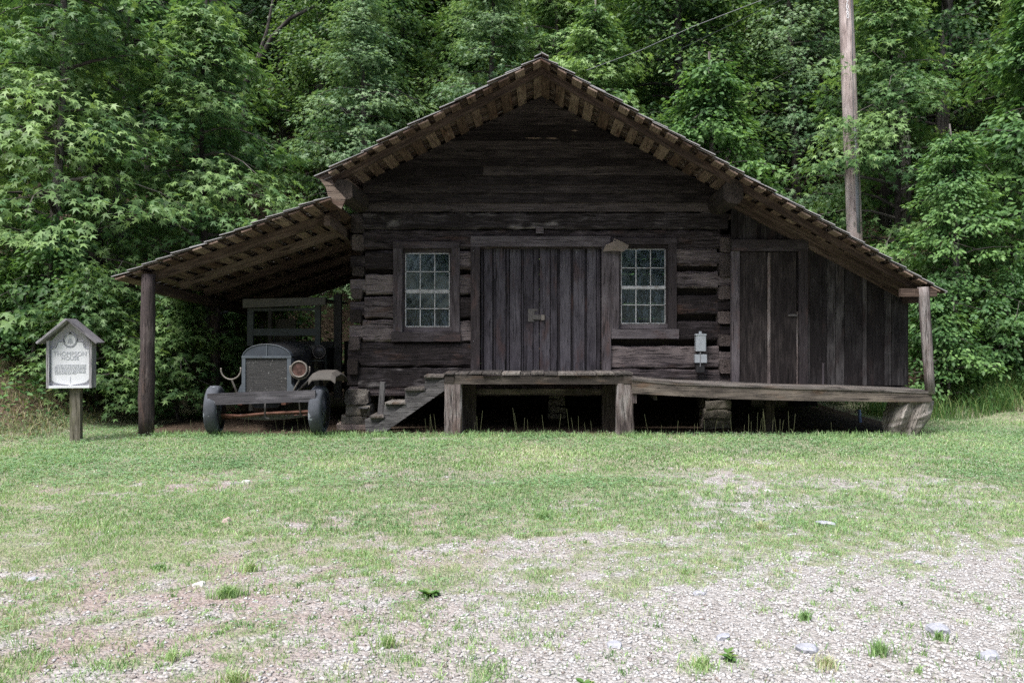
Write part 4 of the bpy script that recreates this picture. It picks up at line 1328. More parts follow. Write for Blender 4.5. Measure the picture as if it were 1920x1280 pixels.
# ------------------------------------------------------------------ sign
sg_base = P(140, 826, -1.42)
sign = thing('notice_sign', (sg_base.x, sg_base.y, 0), 'white notice in a small gabled wooden case on a post beside the carport', 'sign')
ang = math.radians(9)
ex = Vector((math.cos(ang), math.sin(ang), 0)); ey = Vector((-math.sin(ang), math.cos(ang), 0))
s_ = F / (D - 1.45)
def SG(u, z, v=0.0):
    """u right along the board, z up from ground, v back"""
    return Vector((sg_base.x, sg_base.y, 0)) + ex * u + ey * v + Vector((0, 0, z))
def sz(y): return H + (CY - y) / s_
u0, u1 = -.318, .225
zb_s, ze, zpk = sz(727), sz(640), sz(600)
obj('post', MB().beam(SG(0, -.1, .05), SG(0, zb_s + .12, .05), .13, .09, up=ey, n=4, ch=.006, jit=.002), 'sign_post_wood', sign)
um = (u0 + u1) / 2
case = obj('back_board', MB().prism([SG(u0 + .03, zb_s + .03, 0), SG(u1 - .03, zb_s + .03, 0), SG(u1 - .03, ze, 0), SG(um, zpk - .02, 0), SG(u0 + .03, ze, 0)], ey * .02, 'z'), 'sign_back', sign)
obj('side_board', MB().beam(SG(u0 + .015, zb_s, .02), SG(u0 + .015, ze + .01, .02), .03, .15, up=ey), 'sign_wood', sign)
obj('side_board', MB().beam(SG(u1 - .015, zb_s, .02), SG(u1 - .015, ze + .01, .02), .03, .15, up=ey), 'sign_wood', sign)
obj('bottom_board', MB().beam(SG(u0 + .03, zb_s + .015, .02), SG(u1 - .03, zb_s + .015, .02), .15, .03), 'sign_white', sign)
for sx in (-1, 1):
    end = SG(um + sx * .350, ze - .03, .0); pk = SG(um, zpk, .0)
    a = (end - pk).normalized(); up = Vector((-a.z * sx * 1, 0, abs(a.x)))
    up = (Vector((0, 0, 1)) - a * a.z).normalized()
    obj('roof_board', MB().beam(pk + up * .012, end + up * .012, .26, .024, up=up, jit=.001), 'sign_wood', sign)
# shield panel
def shield(off):
    w = (u1 - u0) / 2 - .034 - off; pts = []
    zt_ = sz(641) - off; z2 = sz(653) - off; z3 = zb_s + .13 + off * .5
    seq = [(-w, z3), (-w * .97, z3 - .03), (-w * .8, z3 - .065), (-w * .5, z3 - .083), (-w * .15, z3 - .095), (0, z3 - .105), (w * .15, z3 - .095), (w * .5, z3 - .083), (w * .8, z3 - .065), (w * .97, z3 - .03), (w, z3),
           (w, z2), (w * .75, z2 + .012), (w * .68, zt_ - .02), (w * .62, zt_ + .01), (w * .3, zt_ + .01)]
    for t_ in range(9):
        th = math.radians(10 + t_ * 20); seq.append((math.cos(th) * .082, zt_ + .03 + math.sin(th) * .082 * 1.1))
    seq += [(-w * .3, zt_ + .01), (-w * .62, zt_ + .01), (-w * .68, zt_ - .02), (-w * .75, z2 + .012), (-w, z2)]
    return [(um + p[0], p[1]) for p in seq]
sp = shield(0)
panel = obj('panel', MB().prism([SG(u, z, -.014) for u, z in sp], ey * .012, 'z'), 'sign_white', sign)
def line(mb, pts, w=.0045, v=-.0165):
    for i in range(len(pts) - 1):
        mb.beam(SG(pts[i][0], pts[i][1], v), SG(pts[i + 1][0], pts[i + 1][1], v), .002, w, up=(0, 0, 1) if abs(pts[i][1] - pts[i + 1][1]) < abs(pts[i][0] - pts[i + 1][0]) else ex)
mb = MB(); lp = shield(.008)
line(mb, lp[10:16], .006); line(mb, lp[24:] + [lp[0]], .006); line(mb, lp[0:11], .003)
zc_ = sz(641) + .03 - .012
for r, w in ((.080, .007), (.066, .003)):
    line(mb, [(um + math.cos(t_) * r, zc_ + math.sin(t_) * r * 1.1) for t_ in np.linspace(0, 2 * math.pi, 25)], w)
obj('border_line', mb, 'sign_ink', panel)
# emblem: hanging winged figure of bars
mb = MB()
for (du, z0, z1, w) in ((0, .030, -.042, .014), (-.014, .022, -.030, .009), (.014, .022, -.030, .009), (-.025, .010, -.036, .008), (.025, .010, -.036, .008), (-.034, -.006, -.034, .006), (.034, -.006, -.034, .006)):
    mb.beam(SG(um + du * .6, zc_ + z0, -.0165), SG(um + du, zc_ + z1, -.0165), .003, w, up=ex)
obj('emblem', mb, 'sign_grey_ink', panel)


def text(body, size, u, z, mat, parent, off=-.0165):
    cu = bpy.data.curves.new('lettering', 'FONT')
    cu.body = body; cu.size = size; cu.align_x = 'CENTER'; cu.align_y = 'CENTER'; cu.extrude = .0008
    ob = bpy.data.objects.new('tmp', cu); COL.objects.link(ob)
    dg = bpy.context.evaluated_depsgraph_get()
    me = bpy.data.meshes.new_from_object(ob.evaluated_get(dg))
    vs = [v.co.copy() for v in me.vertices]; fs = [tuple(p.vertices) for p in me.polygons]
    bpy.data.objects.remove(ob); bpy.data.curves.remove(cu); bpy.data.meshes.remove(me)
    return vs, fs


vs, fs = text('THOMPSON', .078, 0, 0, None, None)
mb = MB().add([SG(um - .002 + v.x * .93, sz(663.5) + v.y, -.0165 - v.z) for v in vs], fs)
vs, fs = text('HOUSE', .070, 0, 0, None, None)
mb.add([SG(um - .002 + v.x * .95, sz(670) + v.y - .012, -.0165 - v.z) for v in vs], fs)
obj('lettering', mb, 'sign_grey_ink', panel)
# small worn print: rows of word-length strokes
mb = MB(); rr = random.Random(5)
for r in range(8):
    z = sz(684) - r * .0165; u = u0 + .085 + (0 if r else .02)
    while u < u1 - .10:
        w = rr.uniform(.012, .045)
        if r == 7 and u > um + .06: break
        mb.beam(SG(u, z, -.0165), SG(min(u + w, u1 - .08), z, -.0165), .002, .006)
        u += w + .008
mb.beam(SG(um + .002, zb_s + .145, -.0165), SG(um - .002, zb_s + .055, -.0165), .002, .003, up=ex)
mb.beam(SG(um - .045, sz(650.5) - .012, -.0165), SG(um - .035, sz(649) - .008, -.0165), .002, .003, up=(0, 0, 1))
obj('small_print', mb, 'sign_grey_ink', panel)
obj('hook', MB().tube([SG(um, zc_ + .1, -.03), SG(um, zc_ + .1, 0)], .008, 6), 'black_rubber', panel)

# ------------------------------------------------------------------ utility pole and cables
PLY = 4.75
pole = thing('utility_pole', (P(1618, 800, PLY).x, PLY, 0), 'tall weathered wooden utility pole behind the shed roof, marked 7060', 'utility pole')
pts, rads = [], []
sp_ = F / (D + PLY)
for k in range(13):
    t_ = k / 12
    y = 800 - t_ * 1000
    x = 1602 + (y - 430) * .037
    pts.append(P(x, y, PLY)); rads.append((15.2 - t_ * 3) / sp_ )
obj('shaft', MB().tube(pts, rads, 16, .004), 'pole_wood', pole, smooth=True)
vs0 = []
mb = MB()
for i, ch in enumerate('7060'):
    vs, fs = text(ch, .14, 0, 0, None, None)
    c = P(1588.5 + i * .4, 5 + i * 8.6, PLY - .165)
    mb.add([c + Vector((v.x * .8, -v.z + .03 * abs(v.x) * 3, v.y)) for v in vs], fs)
obj('number', mb, 'white_paint', pole)
mb = MB()
mb.tube([P(1609, 436, PLY - .12), P(1607, 380, PLY - .12), P(1605, 320, PLY - .12), P(1602, 240, PLY - .12)], [.05, .05, .048, .045], 8)
obj('conduit', mb, 'conduit_grey', pole, smooth=True)
obj('ground_wire', MB().tube([P(1600, 250, PLY - .14), P(1598.5, 60, PLY - .14), P(1597, 30, PLY - .14), P(1596, -40, PLY - .14)], .009, 5), 'cable_rubber', pole)
mb = MB().tube([P(1570 - 0, -25, PLY), P(1430, 0, PLY + .5), P(1300, 50, PLY + 1), P(1200, 95, PLY + 1.5), P(1100, 132, PLY + 2.2)], .0065, 6)
tag(obj('power_cable', mb, 'cable_grey', loc=P(1430, 0, PLY)), 'thicker pale power cable slanting down to the ridge right of the gable', 'cable')
mb = MB().tube([P(1575, -40, PLY), P(1465, 0, PLY + .5), P(1380, 42, PLY + 1), P(1270, 95, PLY + 2)], .004, 5)
tag(obj('power_cable', mb, 'cable_rubber', loc=P(1465, 0, PLY)), 'thinner dark cable just right of the pale cable', 'cable')

# blue pipe under the porch
tag(obj('blue_pipe', MB().tube([P(1613, 800, .9), P(1611, 768, .9)], .026, 10), 'blue_pipe', loc=P(1613, 800, .9)), 'short pale blue pipe standing under the shed', 'pipe')
# tangled root wad seen under the shed
mb = MB(); rr = random.Random(9)
c0 = P(1612, 800, 2.6)
for k in range(34):
    a = c0 + Vector((rr.uniform(-.5, .45), rr.uniform(-.15, .15), 0))
    e = a + Vector((rr.uniform(-.3, .3), rr.uniform(-.2, .1), rr.uniform(.12, .42)))
    m1 = (a + e) / 2 + Vector((rr.uniform(-.1, .1), 0, rr.uniform(-.05, .08)))
    mb.tube([a, m1, e], [rr.uniform(.02, .05), .03, .008], 5, .004)
tag(obj('root_wad', mb, 'root_wood', loc=(c0.x, c0.y, 0)), 'tangled dead roots seen through the gap under the shed', 'roots')

# ------------------------------------------------------------------ leaves and trees
def star_tmpl():
    pts = [(0.0, 0.0)]
    lob = [(-112, .55), (-82, .24), (-54, .88), (-27, .36), (0, 1.0), (27, .36), (54, .88), (82, .24), (112, .55)]
    c = (0.12, 0)
    V = [(0.12, 0, 0.0)]
    for a, r in lob:
        t = math.radians(a)
        V.append((0.12 + math.cos(t) * r * .88, math.sin(t) * r * .88, -.26 * r * r))
    V.append((-.02, 0, 0))
    n = len(V) - 1
    Fc = [(0, i, i + 1) for i in range(1, n)] + [(0, n, 1)]
    return np.array(V), np.array(Fc)


def ovate_tmpl():
    V = np.array([(0, 0, 0), (.30, .27, .05), (.66, .22, -.02), (1, 0, -.16), (.66, -.22, -.02), (.30, -.27, .05)], float)
    return V, np.array([(0, 1, 2), (0, 2, 3), (0, 3, 4), (0, 4, 5)])


def diamond_tmpl():
    V = np.array([(0, 0, 0), (.45, .30, .05), (1, 0, -.12), (.45, -.30, .05)], float)
    return V, np.array([(0, 1, 2), (0, 2, 3)])


TM = {'star': star_tmpl(), 'ovate': ovate_tmpl(), 'diamond': diamond_tmpl()}


def norm(a):
    return a / np.maximum(np.linalg.norm(a, axis=1, keepdims=True), 1e-9)


def leaf_arrays(tm, pos, dr, nr, sc, tint):
    T, TF = TM[tm] if isinstance(tm, str) else tm
    dr = norm(dr); nr = norm(nr - dr * np.sum(nr * dr, axis=1, keepdims=True)); sd = np.cross(nr, dr)
    V = pos[:, None, :] + sc[:, None, None] * (T[None, :, 0:1] * dr[:, None, :] + T[None, :, 1:2] * sd[:, None, :] + T[None, :, 2:3] * nr[:, None, :])
    k = len(T); n = len(pos)
    Fc = TF[None, :, :] + (np.arange(n) * k)[:, None, None]
    return V.reshape(-1, 3), Fc.reshape(-1, 3), np.repeat(tint, k)


def make_tree(seed, Ht, R, base, tm, size, nb, ns, nl, mat, lean_=0.0, spray=.42, tmean=.45, trunk_r=.14, layer=.25, flat=.35, top=1.5):
    r = np.random.default_rng(seed)
    rr = random.Random(seed)
    mbt = MB()
    npt = 9
    tp_ = []
    for i in range(npt):
        t = i / (npt - 1)
        tp_.append(Vector((lean_ * t * t * Ht + .12 * math.sin(t * 5 + seed), .1 * math.sin(t * 4 + seed * 2), -.4 + t * (Ht + .2))))
    mbt.tube(tp_, [trunk_r * (1 - .88 * (i / (npt - 1)) ** .9) + .012 for i in range(npt)], 9, .008)
    C, O, SR, ST = [], [], [], []
    for b in range(nb):
        u = (b + rr.random()) / nb
        u = u ** .9
        z = base + (Ht - base) * u
        prof = (1 - u ** top) * (.55 + .45 * min(1, u * 4 + .35)) + .10
        L = R * prof * rr.uniform(.65, 1.1)
        az = b * 2.39996 + rr.uniform(-.5, .5)
        dx, dy = math.cos(az), math.sin(az)
        t0 = min(1, max(0, (z * .93 + .4) / (Ht + .2)))
        i0 = t0 * (npt - 1); ia = int(min(npt - 2, i0)); st = tp_[ia].lerp(tp_[ia + 1], i0 - ia)
        rise = rr.uniform(.10, .45) * L * (1 - u * .3); dr = rr.uniform(.25, .6) * L
        pts = []
        for k in range(5):
            t = k / 4
            pts.append(Vector((st.x + dx * L * t, st.y + dy * L * t, st.z + rise * t * 1.5 - dr * t * t)))
        mbt.tube(pts, [.030 * L / 2 + .008, .022 * L / 2 + .006, .012, .008, .004], 4, 0, cap=False)
        br_t = rr.uniform(-.18, .22)
        for k in range(ns):
            t = .25 + .8 * (k + rr.random()) / ns
            lat = rr.uniform(-1, 1) * (.22 + .28 * t) * L * .9
            zz = st.z + rise * t * 1.5 - dr * t * t - abs(lat) * .15 + rr.uniform(-.28, .24)
            px = st.x + dx * L * t - dy * lat; py = st.y + dy * L * t + dx * lat
            C.append((px, py, zz)); o = np.array([px - tp_[ia].x, py - tp_[ia].y]); o /= (np.linalg.norm(o) + 1e-6)
            O.append((o[0], o[1])); SR.append(spray * rr.uniform(.6, 1.15)); ST.append(br_t + rr.uniform(-.12, .12) + (t - .6) * .25)
            if k % 3 == 0:
                mbt.tube([pts[min(4, int(t * 4))], (px, py, zz)], [.007, .003], 3, cap=False)
    C = np.array(C); O = np.array(O); SR = np.array(SR); ST = np.array(ST)
    n = len(C)
    ci = np.repeat(np.arange(n), nl)
    m = len(ci)
    ang = r.uniform(0, 2 * np.pi, m); rad = np.sqrt(r.random(m)) * SR[ci]
    off = np.stack([np.cos(ang) * rad, np.sin(ang) * rad, r.normal(0, layer, m) * SR[ci] - rad * rad * .5 / SR[ci] * .7], 1)
    pos = C[ci] + off
    out3 = np.stack([O[ci, 0], O[ci, 1], np.zeros(m)], 1)
    dirr = np.stack([np.cos(ang), np.sin(ang), np.zeros(m)], 1) * .8 + out3 * .7 + r.normal(0, .35, (m, 3)) + np.array([0, 0, -.45])
    nrm = out3 * .55 + np.array([0, 0, .85]) + r.normal(0, flat, (m, 3))
    sc = size * r.uniform(.6, 1.15, m)
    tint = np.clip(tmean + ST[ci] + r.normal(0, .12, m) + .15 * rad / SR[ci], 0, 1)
    V, Fc, T = leaf_arrays(tm, pos, dirr, nrm, sc, tint)
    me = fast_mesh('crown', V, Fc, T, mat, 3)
    tm_ = bpy.data.meshes.new('trunk')
    tm_.from_pydata(mbt.v, [], mbt.f)
    a = tm_.attributes.new('gc', 'FLOAT_VECTOR', 'POINT'); a.data.foreach_set('vector', np.array(mbt.g, dtype=np.float32).ravel())
    a = tm_.attributes.new('tint', 'FLOAT', 'POINT'); a.data.foreach_set('value', np.array(mbt.t, dtype=np.float32))
    tm_.materials.append(MATS['bark'])
    tm_.polygons.foreach_set('use_smooth', [True] * len(tm_.polygons)); tm_.update()
    return tm_, me


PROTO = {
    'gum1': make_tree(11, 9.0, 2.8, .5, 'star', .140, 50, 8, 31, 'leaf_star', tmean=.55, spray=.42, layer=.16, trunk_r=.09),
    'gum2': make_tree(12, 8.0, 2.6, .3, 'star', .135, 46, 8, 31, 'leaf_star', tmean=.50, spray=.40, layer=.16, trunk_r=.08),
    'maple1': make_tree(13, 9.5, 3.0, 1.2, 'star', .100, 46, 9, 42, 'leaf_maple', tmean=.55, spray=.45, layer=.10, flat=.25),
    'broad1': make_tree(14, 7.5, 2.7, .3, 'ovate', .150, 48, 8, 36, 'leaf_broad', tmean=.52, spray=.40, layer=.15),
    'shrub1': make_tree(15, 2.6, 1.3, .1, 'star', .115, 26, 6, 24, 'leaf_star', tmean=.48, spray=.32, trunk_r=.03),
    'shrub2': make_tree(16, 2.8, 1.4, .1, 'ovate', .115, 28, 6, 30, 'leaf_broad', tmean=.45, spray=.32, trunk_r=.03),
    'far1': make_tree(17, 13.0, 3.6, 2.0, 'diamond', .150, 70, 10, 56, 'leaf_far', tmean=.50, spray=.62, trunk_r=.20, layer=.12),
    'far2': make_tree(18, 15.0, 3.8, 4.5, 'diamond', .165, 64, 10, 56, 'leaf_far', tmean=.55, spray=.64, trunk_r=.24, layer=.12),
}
TN = {'gum1': 'sweetgum_tree', 'gum2': 'sweetgum_tree', 'maple1': 'maple_tree', 'broad1': 'broadleaf_tree', 'shrub1': 'leafy_shrub', 'shrub2': 'leafy_shrub', 'far1': 'forest_tree', 'far2': 'forest_tree'}


def plant(kind, X, Y, rot, sc, label, group=None, cat='tree', zs_=1.0, dz=0.0):
    z = float(ground_z(X, Y)) + dz
    t = thing(TN[kind], (X, Y, z), label, cat, group)
    t.rotation_euler = (0, 0, rot); t.scale = (sc, sc, sc * zs_)
    tm_, cm = PROTO[kind]
    link_mesh('trunk', tm_, t); link_mesh('crown', cm, t)
    return t


R_ = random.Random(21)
ZN = {}
ORD = 'first second third fourth fifth sixth seventh eighth ninth tenth eleventh twelfth thirteenth fourteenth fifteenth sixteenth seventeenth eighteenth nineteenth twentieth twenty-first twenty-second twenty-third'.split()
NEAR = [
    ('gum1', -8.3, 1.9, .3, 1.0, 'large star-leaved sweetgum at the left edge behind the notice sign'),
    ('gum2', -6.3, 3.3, 2.1, 1.0, 'star-leaved sweetgum rising just left behind the carport roof'),
    ('gum1', -11.0, 3.6, 1.2, 1.05, 'tall sweetgum at the far left edge of the picture'),
    ('maple1', -4.2, 7.2, .7, .95, 'pale green small-leaved maple between carport roof and gable'),
    ('broad1', -9.2, 5.8, 4.0, 1.3, 'darker oval-leaved tree standing second row at the left'),
    ('gum1', 1.3, 8.2, 5.0, .95, 'bright sweetgum directly behind the roof ridge'),
    ('maple1', -1.4, 9.0, 2.5, 1.0, 'maple showing left of the roof ridge'),
    ('broad1', 4.0, 7.0, 1.0, .98, 'dense oval-leaved tree behind the right roof slope'),
    ('gum2', 7.6, 5.4, .2, 1.0, 'sweetgum right of the utility pole'),
    ('broad1', 9.8, 3.9, 3.0, 1.0, 'oval-leaved tree at the right edge beside the shed'),
    ('gum1', 11.6, 6.3, 2.4, 1.0, 'tall sweetgum in the upper right corner'),
    ('broad1', 7.6, 3.0, 1.6, .62, 'low oval-leaved young tree beside the porch corner post'),
    ('maple1', 6.6, 9.2, 4.4, 1.05, 'maple in the gap between utility pole and gable slope'),
]
for kind, X, Y, ro, sc, lab in NEAR:
    plant(kind, X, Y, ro, sc, lab)
SHR = [
    ('shrub1', -5.9, 1.2, .5, .95, 'star-leaved shrub between the carport front post and rear post'),
    ('shrub1', -6.9, .5, 2.2, .85, 'star-leaved shrub at the foot of the notice sign'),
    ('shrub2', -7.9, .9, 1.2, .9, 'dark shrub on the bank left of the sign post'),
    ('shrub1', -9.4, 1.1, 3.0, 1.1, 'shrub low on the bank at the left edge'),
    ('shrub2', 7.0, 2.2, 3.2, .8, 'broad-leaved shrub just right of the porch corner post'),
    ('shrub2', 8.3, 2.5, .4, .75, 'round shrub above the tall weeds at the right'),
    ('shrub2', 9.6, 2.4, 5.2, .8, 'shrub at the right edge above the weeds'),
    ('shrub2', 6.2, 4.6, 2.0, 1.0, 'shrub close behind the shed corner'),
    ('shrub1', -5.9, 4.8, 4.0, 1.1, 'shrub behind the rear carport post'),
]
for kind, X, Y, ro, sc, lab in SHR:
    plant(kind, X, Y, ro, sc, lab, cat='shrub')
rows = [(11.5, 3.3, ['far1', 'gum1', 'far1', 'maple1']), (15.5, 3.4, ['far1', 'far2']), (20, 3.9, ['far2', 'far1']), (26, 4.6, ['far1', 'far2']), (34, 5.6, ['far2', 'far1']), (44, 7.0, ['far1', 'far1'])]
KD = {'far1': 'broad-crowned hillside tree', 'far2': 'high-crowned hillside tree', 'gum1': 'star-leaved hillside sweetgum', 'maple1': 'small-leaved hillside maple'}
RD = ['nearest row', 'second row', 'third row', 'fourth row', 'fifth row', 'farthest row']
for ri, (Y0, stp_, kinds) in enumerate(rows):
    ti = 0
    half = (Y0 + D) * .70 + 2
    x = -half + R_.uniform(0, 1)
    while x < half:
        k = R_.choice(kinds)
        plant(k, x, Y0 + R_.uniform(-1.5, 1.5), R_.uniform(0, 6.28), R_.uniform(.85, 1.15), KD[k] + ', ' + ORD[ti] + ' from the left in the ' + RD[ri] + ' up the slope', 'forest trees on the hillside', zs_=R_.uniform(.9, 1.15))
        x += stp_ * R_.uniform(.8, 1.2); ti += 1
# the wood on the other side of the clearing, mirrored in the window panes
for i in range(12):
    plant('far1' if i % 2 else 'far2', -27 + i * 5 + R_.uniform(-1, 1), -28 + R_.uniform(-3, 3), R_.uniform(0, 6), 1.35, 'tree across the clearing mirrored in the panes, ' + ORD[i] + ' in its row', 'trees across the clearing')
# bare dark trunks and crooked limbs standing in front of the deep shade
def bare(pts, rads, label, name='bare_trunk'):
    b0 = Vector(pts[0])
    gz = float(ground_z(b0.x, b0.y))
    pts = [Vector((b0.x, b0.y, gz - .3))] + [Vector(p) for p in pts]
    t = thing(name, (b0.x, b0.y, gz), label, 'tree trunk')
    obj('trunk', MB().tube(pts, [rads[0] * 1.15] + rads, 9, .012), 'bark', t, smooth=True)
    return t
t = bare([P(385, 330, 9.5), P(386, 160, 9.5), P(398, 90, 9.4), P(403, 20, 9.4), P(408, -60, 9.4)], [.22, .20, .17, .16, .14], 'thick dark forked trunk in the upper left of the wood')
obj('limb', MB().tube([P(388, 120, 9.4), P(372, 60, 9.3), P(366, -40, 9.3)], [.12, .10, .09], 7, .008), 'bark', t)
obj('limb', MB().tube([P(398, 95, 9.4), P(418, 60, 9.3), P(424, -40, 9.3)], [.10, .08, .07], 7, .008), 'bark', t)
t = bare([P(455, 300, 9.0), P(462, 155, 9.0), P(480, 125, 8.9), P(510, 70, 8.8), P(545, 35, 8.7), P(590, 12, 8.6)], [.09, .08, .07, .06, .045, .02], 'slender crooked tree arching right in the upper left')
obj('limb', MB().tube([P(478, 125, 8.9), P(500, 60, 8.9), P(512, 0, 8.9)], [.05, .04, .03], 6), 'bark', t)
bare([P(166, 300, 7.5), P(160, 215, 7.5), P(158, 120, 7.5), P(160, -40, 7.5)], [.22, .2, .18, .17], 'grey trunk behind the sweetgum leaves, upper left')
bare([P(1660, 200, 9.5), P(1659, 60, 9.5), P(1655, -40, 9.5)], [.15, .13, .12], 'straight dark trunk close right of the utility pole')
t = bare([P(1694, 260, 9.0), P(1690, 120, 9.0), P(1680, 60, 9.0), P(1675, -40, 9.0)], [.17, .15, .13, .12], 'lichen-spotted trunk farther right of the utility pole')
obj('limb', MB().tube([P(1690, 120, 9.0), P(1655, 108, 8.9), P(1632, 100, 8.8)], [.06, .05, .03], 6), 'bark', t)
bare([P(1543, 190, 9.5), P(1540, 60, 9.5), P(1538, -40, 9.5)], [.12, .11, .1], 'dark trunk close left of the utility pole')
bare([P(603, 300, 12), P(600, 100, 12), P(598, -60, 12)], [.16, .15, .13], 'pale slim trunk above the left roof slope')
bare([P(178, 620, 3.2), P(180, 450, 3.2), P(183, 300, 3.2)], [.13, .12, .1], 'trunk in the shade above the notice sign')

# ------------------------------------------------------------------ undergrowth and litter (stuff)
def scatter_leaves(name, n, region, tm, size, mat, hlo, hhi, tmean, dens=None, seed=1, flat=.5, kind='stuff'):
    r = np.random.default_rng(seed)
    X = r.uniform(region[0], region[1], n); Y = r.uniform(region[2], region[3], n)
    keep = np.ones(n, bool) if dens is None else (r.random(n) < dens(X, Y))
    X, Y = X[keep], Y[keep]; n = len(X)
    Z = ground_z(X, Y) + r.uniform(hlo, hhi, n) * vnoise(X, Y, 2.0, 7.0)
    ang = r.uniform(0, 6.283, n)
    dr = np.stack([np.cos(ang), np.sin(ang), r.normal(-.1, .3, n)], 1)
    nr = np.stack([r.normal(0, flat, n), r.normal(-.25, flat, n), np.ones(n)], 1)
    V, Fc, T = leaf_arrays(tm, np.stack([X, Y, Z], 1), dr, nr, size * r.uniform(.6, 1.2, n), np.clip(tmean + r.normal(0, .2, n), 0, 1))
    o = link_mesh(name, fast_mesh(name, V, Fc, T, mat, 3)); o['kind'] = kind
    return o


def hill_d(X, Y):
    z = ground_z(X, Y)
    return sstep(.15, .5, z) * (.25 + .75 * (fbm(X, Y, .8, 3.0) > .5))


scatter_leaves('undergrowth', 90000, (-14, 14, -1, 13), 'ovate', .085, 'weed_leaf', .02, .55, .35, hill_d, 2)
scatter_leaves('leaf_litter', 90000, (-14, 14, -1.8, 12), 'diamond', .06, 'litter_leaf', .005, .02, .5, lambda X, Y: sstep(.03, .2, ground_z(X, Y)) * .9, 3, flat=.35)
scatter_leaves('hill_ground_cover', 60000, (-34, 34, 10, 44), 'diamond', .22, 'leaf_far', .05, .9, .3, lambda X, Y: np.ones_like(X) * .8, 4)
scatter_leaves('carport_leaf_litter', 5000, (-6.2, 5.2, -.75, 5.5), 'diamond', .06, 'litter_leaf', .004, .015, .35, None, 5, flat=.3)


# ------------------------------------------------------------------ turf, clover, weeds, pebbles
def blades(name, X, Y, hgt, wid, tint, mat, seed, lean_=.5, z0=None):
    r = np.random.default_rng(seed); n = len(X)
    Z = ground_z(X, Y) - .004 if z0 is None else z0
    a = r.uniform(0, 6.283, n); b = r.uniform(0, 6.283, n)
    sx, sy = np.cos(a) * wid / 2, np.sin(a) * wid / 2
    lx, ly = np.cos(b) * hgt * lean_ * r.random(n), np.sin(b) * hgt * lean_ * r.random(n)
    V = np.zeros((n, 5, 3))
    V[:, 0] = np.stack([X - sx, Y - sy, Z], 1); V[:, 1] = np.stack([X + sx, Y + sy, Z], 1)
    V[:, 2] = np.stack([X + sx * .8 + lx * .35, Y + sy * .8 + ly * .35, Z + hgt * .6], 1)
    V[:, 3] = np.stack([X - sx * .8 + lx * .35, Y - sy * .8 + ly * .35, Z + hgt * .6], 1)
    V[:, 4] = np.stack([X + lx, Y + ly, Z + hgt * r.uniform(.75, 1.0, n)], 1)
    T = np.array([(0, 1, 2), (0, 2, 3), (3, 2, 4)])
    Fc = T[None] + (np.arange(n) * 5)[:, None, None]
    return fast_mesh(name, V.reshape(-1, 3), Fc.reshape(-1, 3), np.repeat(tint, 5), mat, 3)


def turf_points(n, y0, y1, seed, power=1.0, thr=0.0):
    r = np.random.default_rng(seed)
    Y = r.uniform(y0, y1, n)
    half = (Y + D) * .69 + .3
    X = r.uniform(-1, 1, n) * half
    c = cover(X, Y)
    z = ground_z(X, Y)
    clump = vnoise(X, Y, 14.0, 5.0)
    pr = np.clip(c ** power * (.15 + 1.25 * clump), 0, 1)
    pr = np.where(c < .12, pr * .35 + .006 * (clump > .72), pr)
    pr = pr * (z < .30) * ~((Y > -.62) & (np.abs(X + .1) < 5.6)) * ((Y < .3) | (X > 5))
    k = r.random(n) < pr
    return X[k], Y[k], c[k]


for (nm, n, y0, y1, sd_, hh, ww) in (('grass', 150000, -8.75, -6.2, 1, .030, .0035), ('grass', 150000, -6.2, -3.6, 2, .034, .005), ('grass', 240000, -3.6, 2.3, 3, .036, .008)):
    X, Y, c = turf_points(n, y0, y1, sd_, 1.3)
    r = np.random.default_rng(sd_ + 50)
    tall = vnoise(X, Y, 3.0, 8.0)
    hgt = hh * r.uniform(.45, 1.3, len(X)) * (.6 + .8 * tall)
    tn = np.clip(.50 + .5 * (fbm(X, Y, .9, 77.0) - .5) * 2 + r.normal(0, .16, len(X)) - .10 * (c < .3), 0, .97)
    tn = np.where(r.random(len(X)) < .07, 1.0, tn)
    o = link_mesh(nm, blades(nm, X, Y, hgt, ww * r.uniform(.6, 1.4, len(X)), tn, 'grass_blade', sd_, 1.1)); o['kind'] = 'stuff'

# clover leaves lying over the turf
def clover(n, y0, y1, seed, size):
    r = np.random.default_rng(seed)
    X, Y, c = turf_points(n, y0, y1, seed, 1.6)
    patch = fbm(X, Y, .55, 41.0)
    k = r.random(len(X)) < sstep(.40, .62, patch + .12 * sstep(-3.5, -1.0, Y))
    X, Y = X[k], Y[k]; m = len(X)
    pos, dr, nr = [], [], []
    Z = ground_z(X, Y) + r.uniform(.015, .045, m)
    a0 = r.uniform(0, 6.28, m)
    tilt = np.stack([r.normal(0, .3, m), r.normal(0, .3, m) - .15, np.ones(m)], 1)
    P_, D_, N_ = [], [], []
    for j in range(3):
        a = a0 + j * 2.094
        P_.append(np.stack([X, Y, Z], 1)); D_.append(np.stack([np.cos(a), np.sin(a), np.zeros(m)], 1)); N_.append(tilt)
    sc = size * r.uniform(.7, 1.2, m)
    tn = np.clip(r.normal(.5, .2, m), 0, 1)
    T = (np.array([(0, 0, 0), (.55, .42, .05), (.98, 0, 0), (.55, -.42, .05)], float), np.array([(0, 1, 2), (0, 2, 3)]))
    V, Fc, TT = leaf_arrays(T, np.concatenate(P_), np.concatenate(D_), np.concatenate(N_), np.tile(sc, 3), np.tile(tn, 3))
    o = link_mesh('clover', fast_mesh('clover', V, Fc, TT, 'clover_leaf', 3)); o['kind'] = 'stuff'


clover(26000, -8.0, -4.5, 61, .011)
clover(60000, -4.5, .3, 62, .017)


